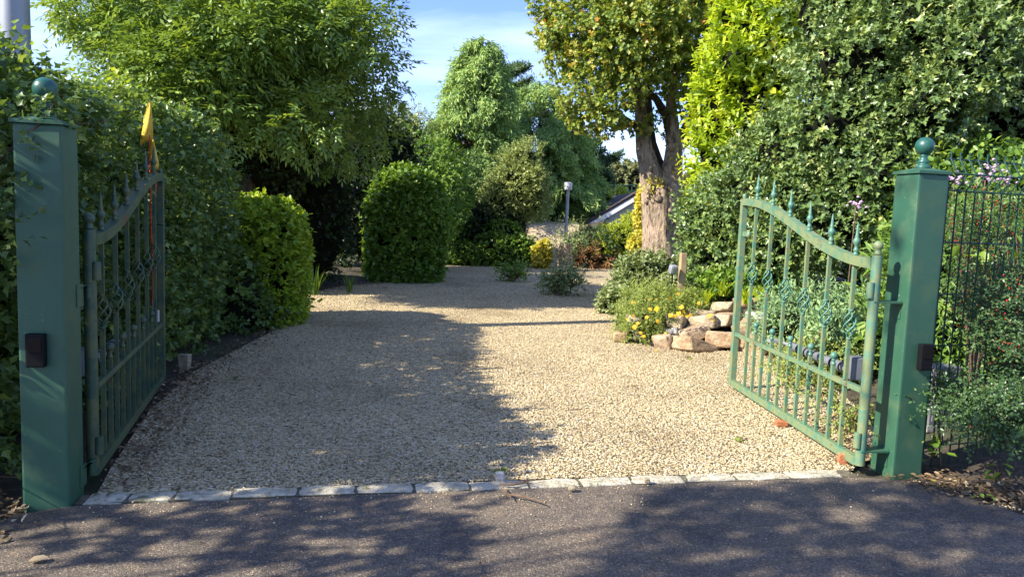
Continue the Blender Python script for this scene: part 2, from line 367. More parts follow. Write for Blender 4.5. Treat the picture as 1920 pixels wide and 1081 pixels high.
LM['maple'] = leafmat('maple_leaf', [(0.0, (0.035, 0.07, 0.016)), (0.45, (0.08, 0.125, 0.028)), (0.70, (0.145, 0.17, 0.04)), (0.88, (0.22, 0.165, 0.05)), (1.0, (0.26, 0.11, 0.05))], trans=0.3, gain=(2.8, 2.4, 1.9))
LM['cypress'] = leafmat('cypress_spray', [(0.0, (0.05, 0.105, 0.035)), (0.5, (0.11, 0.19, 0.055)), (1.0, (0.19, 0.27, 0.075))], rough=0.6, trans=0.25, gain=(2.2, 1.95, 1.7))
LM['cypdark'] = leafmat('dark_conifer_spray', [(0.0, (0.018, 0.042, 0.018)), (0.5, (0.04, 0.08, 0.03)), (1.0, (0.085, 0.13, 0.045))], rough=0.6, trans=0.2, gain=(1.8, 1.65, 1.6))
LM['olive'] = leafmat('olive_shrub_leaf', [(0.0, (0.05, 0.08, 0.025)), (0.5, (0.12, 0.16, 0.05)), (1.0, (0.25, 0.28, 0.12))], trans=0.25, gain=(2.2, 2.0, 1.8))
LM['ivy'] = leafmat('ivy_leaf', [(0.0, (0.03, 0.075, 0.015)), (0.5, (0.08, 0.16, 0.024)), (1.0, (0.17, 0.26, 0.04))], trans=0.3, gain=(1.8, 1.6, 1.5))
LM['varieg'] = leafmat('yellow_variegated_leaf', [(0.0, (0.18, 0.22, 0.03)), (0.4, (0.46, 0.42, 0.06)), (1.0, (0.62, 0.55, 0.12))], trans=0.3, gain=(1.15, 1.15, 1.1))
LM['chart'] = leafmat('chartreuse_leaf', [(0.0, (0.14, 0.21, 0.015)), (0.5, (0.30, 0.37, 0.025)), (1.0, (0.45, 0.47, 0.04))], trans=0.35, gain=(1.15, 1.15, 1.3))
LM['silver'] = leafmat('grey_green_leaf', [(0.0, (0.05, 0.085, 0.03)), (0.5, (0.12, 0.17, 0.06)), (1.0, (0.30, 0.34, 0.18))], trans=0.25, gain=(1.7, 1.55, 1.5))
LM['juniper'] = leafmat('juniper_spray', [(0.0, (0.03, 0.075, 0.035)), (0.5, (0.075, 0.145, 0.06)), (1.0, (0.15, 0.23, 0.09))], rough=0.6, trans=0.2)
LM['coton'] = leafmat('cotoneaster_leaf', [(0.0, (0.018, 0.05, 0.02)), (0.5, (0.04, 0.09, 0.03)), (0.9, (0.085, 0.15, 0.04)), (1.0, (0.20, 0.22, 0.05))], rough=0.35, trans=0.22, gain=(1.7, 1.45, 1.4))
LM['feather'] = leafmat('feathery_leaf', [(0.0, (0.06, 0.10, 0.025)), (0.5, (0.13, 0.19, 0.05)), (1.0, (0.22, 0.28, 0.08))], rough=0.6, trans=0.3, gain=(2.1, 1.8, 1.5))
LM['rust'] = leafmat('rusty_frond', [(0.0, (0.14, 0.05, 0.02)), (0.5, (0.30, 0.13, 0.05)), (1.0, (0.35, 0.26, 0.08))], rough=0.7, trans=0.25, gain=(.85, .9, .9))
LM['litter'] = leafmat('fallen_leaf', [(0.0, (0.07, 0.045, 0.025)), (0.5, (0.17, 0.11, 0.06)), (0.85, (0.30, 0.22, 0.13)), (1.0, (0.48, 0.42, 0.28))], rough=0.8, trans=0.1, gain=(1.15, 1.15, 1.1))
LM['far'] = leafmat('far_tree_leaf', [(0.0, (0.07, 0.095, 0.035)), (0.5, (0.13, 0.155, 0.06)), (1.0, (0.20, 0.215, 0.09))], rough=0.7, trans=0.2, gain=(1.3, 1.2, 1.1))
LM['seed'] = leafmat('seedling_leaf', [(0.0, (0.10, 0.20, 0.03)), (1.0, (0.24, 0.36, 0.05))], trans=0.35, gain=(1.4, 1.3, 1.2))

# ------------------------------------------------------------------ foliage tools
def unit(a): return a / np.maximum(np.linalg.norm(a, axis=1, keepdims=True), 1e-9)
def lump(P, freq, seed, oct_=3):
    r = np.random.default_rng(seed); v = np.zeros(len(P))
    for o in range(oct_):
        for _ in range(3):
            k = r.normal(size=3) * freq * (1.9 ** o); v += np.sin(P @ k + r.uniform(0, 6.28)) * 0.6 ** o
    return v / 3.2
def leaf_arrays(pos, ax, nr, Ln, Wd, rnd, shape):
    """pos (n,3), unit axis, unit normal -> V, loops, starts, rnd per face"""
    n = len(pos); side = unit(np.cross(ax, nr)); nr = np.cross(side, ax)
    Ln = Ln[:, None]; Wd = Wd[:, None]
    P = lambda t, s_, h: pos + ax * Ln * t + side * Wd * s_ + nr * Wd * h
    if shape == 'rh':
        vs = [P(0, 0, 0), P(.45, .5, .14), P(1, 0, -.1), P(.45, -.5, .14)]; fs = [(0, 1, 2), (0, 2, 3)]
    elif shape == 'oval':
        vs = [P(0, 0, 0), P(.25, .42, .12), P(.68, .42, .10), P(1, 0, -.15), P(.68, -.42, .10), P(.25, -.42, .12)]; fs = [(0, 1, 2, 3), (0, 3, 4, 5)]
    elif shape == 'lobe':
        vs = [P(0, 0, 0), P(.38, .56, .12), P(.56, .24, .06), P(1, 0, -.12), P(.56, -.24, .06), P(.38, -.56, .12)]; fs = [(0, 1, 2, 3), (0, 3, 4, 5)]
    k = len(vs); V = np.stack(vs, 1).reshape(-1, 3)
    m_ = len(fs[0]); base = np.arange(n)[:, None, None] * k
    loops = (base + np.array(fs)[None]).reshape(-1); starts = np.arange(n * len(fs)) * m_
    return V, loops, starts, np.repeat(rnd, len(fs))
def sprigs(P, Dn, k, ls, Ln, Wd, up=0.35, spread=0.55, droop=0.0, rng=RNG, shrink=0.35, nup=0.7, tip_light=0.25):
    """P sprig bases, Dn outward directions; k leaves each"""
    n = len(P)
    s = unit(Dn * 1.0 + np.array([0, 0, up]) + rng.normal(size=(n, 3)) * spread)
    t = (np.arange(k) + 0.5) / k
    pos = P[:, None] + s[:, None] * (t[None, :, None] * ls * rng.uniform(0.6, 1.3, (n, 1, 1)))
    sd = unit(np.cross(s, rng.normal(size=(n, 3))))
    sb = np.cross(s, sd)
    an = (np.arange(k) * 2.4)[None] + rng.uniform(0, 6.28, (n, 1))
    out = sd[:, None] * np.cos(an)[..., None] + sb[:, None] * np.sin(an)[..., None]
    ax = s[:, None] * 0.75 + out * 0.85 + np.array([0, 0, -droop]) + rng.normal(size=(n, k, 3)) * 0.25
    ax = unit(ax.reshape(-1, 3)); N_ = len(ax)
    nr = unit(np.repeat(s, k, 0) * 0.65 + np.array([0, 0, nup * .7]) + np.array(to_sun) * .55 + rng.normal(size=(N_, 3)) * 0.48)
    sz = rng.uniform(1 - shrink, 1 + shrink * 0.6, N_)
    rnd = np.clip(np.repeat(rng.normal(0.42, 0.14, n), k) + rng.normal(0, 0.10, N_) + np.tile(t - 0.5, n) * tip_light, 0, 1)
    return pos.reshape(-1, 3), ax, nr, Ln * sz, Wd * sz, rnd
def ell_points(clumps, n, rng, shell=0.22, seed=3, lf=1.6, la=0.16):
    wt = np.array([c[2] if len(c) > 2 else 1.0 * (c[1][0] * c[1][2] + c[1][0] * c[1][1]) for c in clumps], float); wt /= wt.sum()
    idx = rng.choice(len(clumps), n, p=wt)
    C = np.array([c[0] for c in clumps])[idx]; Rd = np.array([c[1] for c in clumps])[idx]
    d = unit(rng.normal(size=(n, 3)))
    u = 1 - np.abs(rng.normal(size=n)) * shell; u = np.clip(u, 0.05, 1.05)
    P = C + d * Rd * (u * (1 + la * lump(d * 2.2 + idx[:, None] * 3.7, lf, seed)))[:, None]
    return P, unit(d / Rd)
def sub_clumps(c, r, m_, rc, rng, lo=0.55, hi=0.95, zmin=None):
    out = []
    while len(out) < m_:
        d = unit(rng.normal(size=(1, 3)))[0]; q = np.array(c) + d * np.array(r) * rng.uniform(lo, hi)
        if zmin is not None and q[2] < zmin: continue
        s_ = rc * rng.uniform(0.65, 1.3)
        out.append((q, np.array([s_, s_, s_ * rng.uniform(0.6, 0.85)])))
    return out
LEAVES = [0]
def put_leaves(name, parent, mat, parts, shape, keep=None, singles=0, single_name='leaf'):
    """joins leaf arrays into one stuff part; optionally the largest-in-view leaves become single leaf parts"""
    pos, ax, nr, Ln, Wd, rnd = (np.concatenate(q) for q in zip(*parts))
    org = np.array(parent.location)
    if keep is not None:
        k = keep(pos); pos, ax, nr, Ln, Wd, rnd = (q[k] for q in (pos, ax, nr, Ln, Wd, rnd))
    if singles:
        dv = unit(pos - np.array([0, 0, EYE])); dist = np.linalg.norm(pos - np.array([0, 0, EYE]), axis=1)
        cxp = (pos[:, 0] / np.maximum(pos[:, 1], .1)); vz = (pos[:, 2] - EYE) / np.maximum(pos[:, 1], .1)
        inv = (np.abs(cxp) < 0.68) & (vz < 0.29) & (vz > -0.42) & (pos[:, 1] > 1)
        big = Ln * Wd / dist ** 2 * np.abs((dv * nr).sum(1)) * (0.6 + RNG.random(len(pos)))
        # only leaves that nothing of this plant covers: nearest per coarse view cell
        cell = np.round(cxp * 90).astype(np.int64) * 100000 + np.round(vz * 90).astype(np.int64)
        order = np.argsort(dist); _, first = np.unique(cell[order], return_index=True)
        front = np.zeros(len(pos), bool); front[order[first]] = True
        score = np.where(inv & front, big, -1); sel = np.argsort(-score)[:singles]; sel = sel[score[sel] > 0]
        protos = []
        for q in range(6):
            V, lo, st, fr = leaf_arrays(np.zeros((1, 3)), np.array([[0, 1., 0]]), np.array([[0, 0, 1.]]), np.ones(1), np.ones(1) * 0.6, np.array([0.25 + 0.12 * q]), shape)
            o = npmesh(single_name, V, lo, st, mat, None, None, fr); protos.append(o.data); bpy.data.objects.remove(o)
        for i in sel:
            o = bpy.data.objects.new(single_name, protos[min(5, max(0, int((rnd[i] - 0.2) / 0.12)))]); COL.objects.link(o); o.parent = parent
            sd = np.cross(ax[i], nr[i]); sd /= np.linalg.norm(sd); nn = np.cross(sd, ax[i])
            wsc = Wd[i] / 0.6
            mm = Matrix([[sd[a] * wsc, ax[i][a] * Ln[i], nn[a] * wsc, pos[i][a] - org[a]] for a in range(3)] + [[0, 0, 0, 1]])
            o.matrix_local = mm
        k = np.ones(len(pos), bool); k[sel] = False; pos, ax, nr, Ln, Wd, rnd = (q[k] for q in (pos, ax, nr, Ln, Wd, rnd))
    V, lo, st, fr = leaf_arrays(pos - org, ax, nr, Ln, Wd, rnd, shape)
    LEAVES[0] += len(pos)
    return npmesh(name, V, lo, st, mat, parent, 'stuff', fr)
def core(parent, items, scale=0.72, seed=1, name='shade_core'):
    """added near-black lumpy solids under the leaves: block light, stand for inner shade"""
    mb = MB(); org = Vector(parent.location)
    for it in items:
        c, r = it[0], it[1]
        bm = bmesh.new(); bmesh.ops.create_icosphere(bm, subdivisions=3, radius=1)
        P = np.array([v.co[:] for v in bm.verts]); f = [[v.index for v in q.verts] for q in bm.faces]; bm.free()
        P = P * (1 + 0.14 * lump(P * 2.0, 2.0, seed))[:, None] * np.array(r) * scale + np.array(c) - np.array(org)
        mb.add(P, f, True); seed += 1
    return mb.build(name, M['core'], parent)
def limb(mb, a, b, r0, r1, bend=0.15, n=8, sides=8, rng=RNG):
    a, b = np.array(a, float), np.array(b, float); ln = np.linalg.norm(b - a)
    off = rng.normal(size=3) * bend * ln; t = np.linspace(0, 1, n)
    pts = [a + (b - a) * q + off * math.sin(q * math.pi) * 0.5 + rng.normal(size=3) * 0.012 * ln * math.sin(q * math.pi) for q in t]
    mb.tube(pts, [r0 + (r1 - r0) * q for q in t], sides)
    return pts
def shrub(name, label, cat, base, clumps, mat, n, k, Ln, Wd, ls, shape='rh', group=None, up=0.35, droop=0.0, spread=0.55, seed=5, shell=0.22, stems=5, with_core=0.7, singles=0, inner=0.15, keep=None, la=0.16, foliage='foliage', tip_light=0.25):
    """a bush: stems + foliage (+ added light-blocking core); n sprigs of k leaves"""
    rng = np.random.default_rng(seed); root = thing(name, label, cat, base, 0, group)
    P, Dn = ell_points(clumps, n, rng, shell, seed, la=la)
    parts = [sprigs(P, Dn, k, ls, Ln, Wd, up, spread, droop, rng, tip_light=tip_light)]
    if inner:
        P2, D2 = ell_points([(c[0], np.array(c[1]) * 0.8) + tuple(c[2:]) for c in clumps], int(n * inner), rng, 0.2, seed)
        parts.append(sprigs(P2, D2, k, ls, Ln * 1.7, Wd * 1.8, up, spread, droop, rng))
    z0 = base[2] - 0.02
    put_leaves(foliage, root, mat, parts, shape, (lambda q: (q[:, 2] > z0) & (keep(q) if keep else True)), singles)
    if stems:
        mb = MB(); bz = np.array(base, float)
        for _ in range(stems):
            c = clumps[rng.integers(len(clumps))]; tgt = np.array(c[0]) + unit(rng.normal(size=(1, 3)))[0] * np.array(c[1]) * 0.5
            limb(mb, np.zeros(3) + np.append(rng.normal(size=2) * 0.05, 0), tgt - bz, 0.03, 0.008, 0.12, 6, 5, rng)
        mb.build('stem', M['twig'], root)
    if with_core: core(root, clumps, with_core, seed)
    return root

# ================================================================== THE GROUND
e1 = np.array([math.cos(R(11.8)), math.sin(R(11.8))]); e2 = np.array([-e1[1], e1[0]])
DRIVE = [(-2.22, 3.93), (0, 4.40), (2.30, 4.84), (2.75, 5.3), (3.1, 6.3), (3.3, 7.6), (3.35, 8.9), (2.9, 9.35), (2.3, 9.15), (1.85, 9.35), (1.5, 9.75), (1.5, 10.6), (1.9, 13.2), (2.5, 16.5), (3.6, 20.5), (4.6, 22.6), (4.6, 25.4), (0.9, 23.8), (-2.3, 22.4),
         (-2.3, 18.6), (-2.7, 16.8), (-3.5, 15.4), (-3.9, 13.3), (-3.35, 11.5), (-3.05, 9.4), (-3.0, 7.0), (-2.75, 5.6), (-2.35, 4.3)]
ROAD = [(-2.26, 3.76), (0, 4.235), (2.27, 4.69), (2.6, 4.66), (2.72, 4.60), (2.9, 4.30), (3.02, 4.05), (3.15, 3.2), (3.6, 2.2), (5, 1.4), (14, 1.0), (60, 1), (60, -14), (-60, -14), (-60, -1.0), (-8, 0.4), (-3.6, 1.6), (-2.75, 2.6), (-2.45, 3.2), (-2.47, 3.62)]
def poly_contains(P, poly):
    x, y = P[:, 0], P[:, 1]; ins = np.zeros(len(P), bool); n = len(poly); j = n - 1
    for i in range(n):
        xi, yi = poly[i]; xj, yj = poly[j]
        c = ((yi > y) != (yj > y)) & (x < (xj - xi) * (y - yi) / ((yj - yi) or 1e-9) + xi); ins ^= c; j = i
    return ins
def seg_dist(P, poly):
    d = np.full(len(P), 1e9); n = len(poly)
    for i in range(n):
        a = np.array(poly[i]); b = np.array(poly[(i + 1) % n]); ab = b - a
        t = np.clip(((P - a) @ ab) / (ab @ ab), 0, 1); d = np.minimum(d, np.linalg.norm(P - (a + t[:, None] * ab), axis=1))
    return d
def ground_h(P):
    P = np.asarray(P, float)[:, :2]; x, y = P[:, 0], P[:, 1]
    inside = poly_contains(P, DRIVE) | poly_contains(P, ROAD)
    d = np.minimum(seg_dist(P, DRIVE), seg_dist(P, ROAD)); d = np.where(inside, 0, d)
    sm = lambda a, b, v: (lambda t: t * t * (3 - 2 * t))(np.clip((v - a) / (b - a), 0, 1))
    h = (sm(0.0, 0.95, d) * 0.40 + sm(0.9, 3.0, d) * 0.2) * sm(0.5, 2.0, x) * sm(7.0, 9.0, y) * (1 - sm(17, 24, y))
    h += sm(0.05, 1.2, d) * 0.20 * sm(2.6, 3.4, x) * sm(4.5, 6, y)
    h += sm(0.2, 1.5, d) * 0.12 * sm(2.0, 3.0, -x)
    h += sm(23.0, 28.0, y) * 1.35 * sm(0.0, 3.0, d) * (1 - sm(3.0, 5.5, x))
    h += sm(40, 300, np.hypot(x, y)) * 5
    h += np.where(d > 0.05, 0.025 * lump(np.c_[x, y, x * 0], 2.0, 5) * sm(0.05, 0.6, d), 0)
    return h - 0.03
def hz(x, y): return float(ground_h(np.array([[x, y]]))[0])
def axis_(lo, hi, step, far):
    a = list(np.arange(lo, hi + 1e-6, step)); q = hi; s_ = step
    while q < far: s_ *= 1.5; q += s_; a.append(q)
    q = lo; s_ = step
    while q > -far: s_ *= 1.5; q -= s_; a.insert(0, q)
    return np.array(a)
gx = axis_(-10, 12, 0.2, 420); gy = axis_(-2, 40, 0.25, 420)
XX, YY = np.meshgrid(gx, gy); PP = np.c_[XX.ravel(), YY.ravel()]; ZZ = ground_h(PP)
nx, ny = len(gx), len(gy); ii = (np.arange(ny - 1)[:, None] * nx + np.arange(nx - 1)[None]).ravel()
lp = np.stack([ii, ii + 1, ii + nx + 1, ii + nx], 1).ravel()
tag(npmesh('ground', np.c_[PP, ZZ], lp, np.arange(len(ii)) * 4, M['soil'], smooth=True), kind='structure')
def sheet(name, poly, z, mat):
    bm = bmesh.new(); vs = [bm.verts.new((p[0], p[1], z)) for p in poly]
    es = [bm.edges.new((vs[i], vs[(i + 1) % len(vs)])) for i in range(len(vs))]
    bmesh.ops.triangle_fill(bm, edges=es, use_beauty=True, normal=(0, 0, 1))
    for f in bm.faces:
        if f.normal.z < 0: f.normal_flip()
    me = bpy.data.meshes.new(name); bm.to_mesh(me); bm.free()
    return tag(link(name, me, None, mat), kind='structure')
sheet('gravel_drive', DRIVE, -0.004, M['gravel'])
sheet('road', ROAD, 0.0, M['asphalt'])
# path of gravel that climbs beyond the drive
pv = []; pf = []
for i, y in enumerate(np.linspace(23.5, 32, 16)):
    c = 1.25 + 0.03 * (y - 23); wdt = 0.72 + 0.06 * (y - 23)
    for s_ in (-1, -0.33, 0.33, 1):
        pv.append((c + s_ * wdt, y, max(0.012, hz(c + s_ * wdt, y) + 0.05) if y < 24.5 else max(0.012, hz(c + s_ * wdt, y) + 0.05)))
for i in range(15):
    for k in range(3): pf.append((i * 4 + k, i * 4 + k + 1, (i + 1) * 4 + k + 1, (i + 1) * 4 + k))
def pathmat():
    mt = simple('path_gravel', (0.46, 0.36, 0.22), 0.9, var=0.3, scale=14, bstr=0.6); return mt
tag(MB().add(pv, pf, True).build('rising_path', pathmat()), kind='structure')

# loose stones on the drive: far too many to count, one object
def stones(name, P, size, mat, flat=0.62, rng=RNG, z=0.0):
    n = len(P); base = np.array([[1, 0, 0], [0, 1, 0], [-1, 0, 0], [0, -1, 0], [0, 0, 1], [0, 0, -1]], float)
    V = np.repeat(base[None], n, 0) * rng.uniform(0.6, 1.15, (n, 6, 1)) + rng.normal(size=(n, 6, 3)) * 0.13
    V *= np.array([1, 0.78, flat])
    an = rng.uniform(0, 6.28, n); tl = rng.normal(0, 0.35, n)
    ct, st_ = np.cos(tl)[:, None], np.sin(tl)[:, None]
    V = np.stack([V[..., 0] * ct + V[..., 2] * st_, V[..., 1], -V[..., 0] * st_ + V[..., 2] * ct], -1)
    ca, sa = np.cos(an)[:, None], np.sin(an)[:, None]
    V = np.stack([V[..., 0] * ca - V[..., 1] * sa, V[..., 0] * sa + V[..., 1] * ca, V[..., 2]], -1)
    V = V * size[:, None, None] + P[:, None]
    F_ = np.array([(0, 1, 4), (1, 2, 4), (2, 3, 4), (3, 0, 4), (1, 0, 5), (2, 1, 5), (3, 2, 5), (0, 3, 5)])
    lo = (np.arange(n)[:, None, None] * 6 + F_[None]).reshape(-1)
    rnd = np.repeat(np.clip(rng.normal(0.5, 0.24, n), 0, 1), 8)
    return npmesh(name, V.reshape(-1, 3), lo, np.arange(n * 8) * 3, mat, None, 'stuff', rnd)
def drive_points(n, rng):
    out = []
    got = 0
    while got < n:
        y = 3.8 + (rng.random(n) ** 1.9) * 12; x = rng.uniform(-4, 3.6, n); P = np.c_[x, y]
        k = poly_contains(P, DRIVE) & (rng.random(n) < np.clip(1.0, 0, 1)); P = P[k]; out.append(P); got += len(P)
    return np.concatenate(out)[:n]
rg = np.random.default_rng(21)
P = drive_points(72000, rg); dd = P[:, 1]
keepm = rg.random(len(P)) < np.clip((seg_dist(P, DRIVE) + (P[:, 0] > -1.4) * .5 + lump(np.c_[P, P[:, :1] * 0], 1.6, 9) * .22 - .02) / .30, .08, 1); P = P[keepm]; dd = P[:, 1]
sz = rg.uniform(0.0045, 0.0112, len(P)) * (1 + np.clip(dd - 6, 0, 10) * 0.06)
st = stones('gravel', np.c_[P, rg.uniform(-0.003, 0.006, len(P))], sz, M['gravel_stone'], rng=rg)
tag(st, 'pale cream gravel stones lying loose over the drive', 'gravel')
# stray stones and grit over the edge of the road
q = rg.uniform(-2.2, 2.3, 520); off = .14 - np.abs(rg.normal(0, 0.24, 520))
P = np.c_[q, 4.235 + q * 0.2, np.where(off > 0, .013, .003)]; P[:, 1] += off
P2 = np.c_[rg.uniform(2.66, 3.6, 900), rg.uniform(3.4, 4.75, 900), np.full(900, 0.0)]; P2 = P2[~poly_contains(P2, ROAD)]
P2[:, 2] = ground_h(P2) + 0.004
tag(stones('grit', np.concatenate([P, P2]), np.concatenate([rg.uniform(0.003, 0.0085, len(P)), rg.uniform(0.006, 0.02, len(P2))]), M['gravel_stone'], rng=rg), 'stray grit and small stones scattered along the road edge', 'grit')

# ------------------------------------------------------------------ kerb of setts
kr = bpy.data.objects.new('kerb', None); COL.objects.link(kr); kr['kind'] = 'structure'
joints_px = [150, 232, 322, 432, 557, 668, 777, 884, 995, 1093, 1192, 1290, 1388, 1488, 1585]
A, B = np.array([-2.24, 3.785]), np.array([2.28, 4.69]); kd = (B - A) / np.linalg.norm(B - A); kn = np.array([-kd[1], kd[0]])
def on_kerb(px):
    lo, hi = 0.0, 1.0
    for _ in range(40):
        mdl = (lo + hi) / 2; p = A + (B - A) * mdl
        dq = np.array([p[0], p[1], -EYE]); a = dq[0]; b = dq[1] * math.sin(PITCH) + dq[2] * math.cos(PITCH); c = dq[1] * math.cos(PITCH) - dq[2] * math.sin(PITCH)
        x = CX + F_PX * (a * math.cos(ROLL) + b * math.sin(ROLL)) / c
        if x < px: lo = mdl
        else: hi = mdl
    return (lo + hi) / 2
MB().box(tuple((A + B) / 2 + kn * .075) + (-.056,), (np.linalg.norm(B - A) + .04, .12, .11), math.atan2(kd[1], kd[0])).build('mortar_bed', M['soil_light'], kr)
ts = [on_kerb(q) for q in joints_px]; KL = np.linalg.norm(B - A)
rk = random.Random(5)
for i in range(len(ts) - 1):
    a = ts[i] * KL + rk.uniform(-.001, .005); b = ts[i + 1] * KL - rk.uniform(-.001, .005); ln = b - a; wd = 0.135 + rk.uniform(-0.014, 0.014)
    bm = bmesh.new(); bmesh.ops.create_cube(bm, size=1)
    bmesh.ops.subdivide_edges(bm, edges=list(bm.edges), cuts=2, use_grid_fill=True)
    for v in bm.verts:
        x, y, z = v.co
        # worn rounded corners
        rr = max(abs(x) * ln, 0); ex = max(0, abs(x) - 0.34) / 0.16; ey = max(0, abs(y) - 0.34) / 0.16
        zz = 0.5 - 0.035 * (ex * ex + ey * ey) if z > 0.2 else z
        cut = 1 - 0.05 * ex * ey
        v.co = Vector(((x * ln) * cut + rk.gauss(0, .004), y * wd * cut + rk.gauss(0, .005), zz * 0.12 + rk.gauss(0, .0014)))
    bmesh.ops.bevel(bm, geom=[e for e in bm.edges if len(e.link_faces) == 2 and e.calc_face_angle() > .9], offset=.009, segments=2, affect='EDGES', profile=.5)
    me = bpy.data.meshes.new('kerb_stone'); bm.to_mesh(me); bm.free()
    o = link('kerb_stone', me, kr, M['kerb'])
    p = A + kd * (a + b) / 2 + kn * (0.075 + rk.uniform(-.008, .008))
    o.location = (p[0], p[1], -0.050 + rk.uniform(-.003, .003)); o.rotation_euler = (rk.gauss(0, .02), rk.gauss(0, .012), math.atan2(kd[1], kd[0]) + rk.gauss(0, .012))

# ================================================================== PILLARS
PW = 0.11
PL = np.array([-2.257, 3.745]) - PW * e1 + PW * e2
PR = np.array([2.53, 4.744]) + PW * e1 + PW * e2
PANG = R(11.8)
def pillar(c, label, box_x, box_z, hinge_side, hz_list):
    root = thing('gate_pillar', label, 'gate pillar', (c[0], c[1], 0), PANG)
    H_ = 1.955
    MB().box((0, 0, H_ / 2 - 0.03), (2 * PW, 2 * PW, H_ + 0.06)).build('shaft', M['pillar'], root, bevel=0.012)
    cp = MB(); a = PW + 0.012
    vs = [(-a, -a, H_ + .001), (a, -a, H_ + .001), (a, a, H_ + .001), (-a, a, H_ + .001), (-a, -a, H_ + .018), (a, -a, H_ + .018), (a, a, H_ + .018), (-a, a, H_ + .018), (0, 0, H_ + .052)]
    cp.add(vs, [(3, 2, 1, 0), (0, 1, 5, 4), (1, 2, 6, 5), (2, 3, 7, 6), (3, 0, 4, 7), (4, 5, 8), (5, 6, 8), (6, 7, 8), (7, 4, 8)]).build('cap', M['pillar'], root)
    z = H_ + 0.035
    fin = MB().lathe([(.042, 0), (.046, .008), (.046, .018), (.036, .026), (.030, .034), (.035, .042), (.035, .050), (.026, .060), (.022, .078), (.026, .086), (.022, .094)], (0, 0, z), 20).build('finial', M['finial_paint'], root)
    pr = [(max(.002, .058 * math.sin(t)), .058 - .058 * math.cos(t)) for t in np.linspace(0.02, math.pi - .02, 15)]
    MB().lathe(pr, (0, 0, z + .088), 24).build('ball', M['finial_paint'], fin)
    bx = MB().box((box_x, -PW - 0.021, box_z), (.088, .042, .17)).build('sensor_box', M['black'], root, bevel=0.008)
    MB().box((box_x, -PW - 0.0435, box_z + .03), (.062, .004, .075)).build('lens_panel', M['lens'], bx, bevel=0.001)
    for hx, hy, z in hz_list:
        # bracket plate welded on the inner side with a pin
        hb = MB(); hb.box((hinge_side * (PW + 0.003), hy * 0.4, z - .045), (.006, .09, .12))
        n = 8; arc = [(hinge_side * (PW + .003), -.055 + hy * .5)] + [(hx + hinge_side * .03 * math.sin(t), hy - .035 * math.cos(t)) for t in np.linspace(0, math.pi, n)] + [(hinge_side * (PW + .003), hy * .5 + .055)]
        vs = [(q[0], q[1], z - .006) for q in arc] + [(q[0], q[1], z + .006) for q in arc]; k = len(arc)
        hb.add(vs, [tuple(range(k))[::-1], tuple(range(k, 2 * k))] + [(i, (i + 1) % k, (i + 1) % k + k, i + k) for i in range(k)])
        br = hb.build('hinge_bracket', M['pillar'], root)
        MB().tube([(hx, hy, z - .075), (hx, hy, z - .006)], .016, 12).build('hinge_pin', M['pillar'], br)
    return root
def loc2(c, w_):   # world xy -> pillar local
    d = np.array(w_) - c; return (float(d @ e1), float(d @ e2))
GL0, GL1 = np.array([-2.327, 4.092]), np.array([-3.05, 6.46]); GR0, GR1 = np.array([2.33, 4.787]), np.array([2.166, 7.15])
hl = loc2(PL, GL0); hr = loc2(PR, GR0)
pillar(PL, 'green square steel gate pillar on the left, its ball top hidden in hedge leaves', -0.02, 0.83, 1, [(hl[0], hl[1] - .03, 1.13), (hl[0], hl[1] - .03, 0.145)])
pillar(PR, 'green square steel gate pillar with ball top beside the wire mesh fence', 0.035, 0.79, -1, [(hr[0], hr[1], 1.13), (hr[0], hr[1], 0.145)])

# ================================================================== GATES
def finial_mb():
    mb = MB(); prof = [(.013, 0), (.019, .006), (.019, .014), (.013, .02), (.016, .028), (.019, .036), (.016, .044), (.012, .050), (.012, .062), (.017, .070), (.024, .085), (.025, .097), (.017, .112), (.012, .118), (.015, .124), (.011, .132), (.009, .17), (.003, .215)]
    mb.lathe(prof, (0, 0, 0), 10); return mb
def knob_mb():
    mb = MB(); mb.lathe([(.012, 0), (.018, .006), (.018, .014), (.012, .02), (.012, .035), (.017, .042), (.012, .048)], (0, 0, 0), 10)
    mb.lathe([(max(.002, .026 * math.sin(t)), .070 - .026 * math.cos(t)) for t in np.linspace(.05, math.pi - .05, 9)], (0, 0, 0), 12); return mb
def basket_mb():
    mb = MB(); h = .17
    for s_ in range(4):
        pts = []
        for t in np.linspace(0, 1, 15):
            r = .008 + .034 * math.sin(math.pi * t) ** 0.9; an = s_ * math.pi / 2 + t * math.pi * 1.15
            pts.append((r * math.cos(an), r * math.sin(an), (t - .5) * h))
        mb.tube(pts, .0066, 6)
    for z in (-.5, .5):
        mb.lathe([(.011, 0), (.017, .004), (.017, .016), (.011, .02)], (0, 0, z * h - .01 + (.012 if z > 0 else -.012)), 10)
    for z in (-.5, .5): mb.lathe([(.010, 0), (.015, .004), (.015, .010), (.010, .014)], (0, 0, z * (h + .16) - .007), 8)
    return mb
FIN, KNOB, BASK = finial_mb().mesh('finial'), knob_mb().mesh('knob'), basket_mb().mesh('basket_twist')
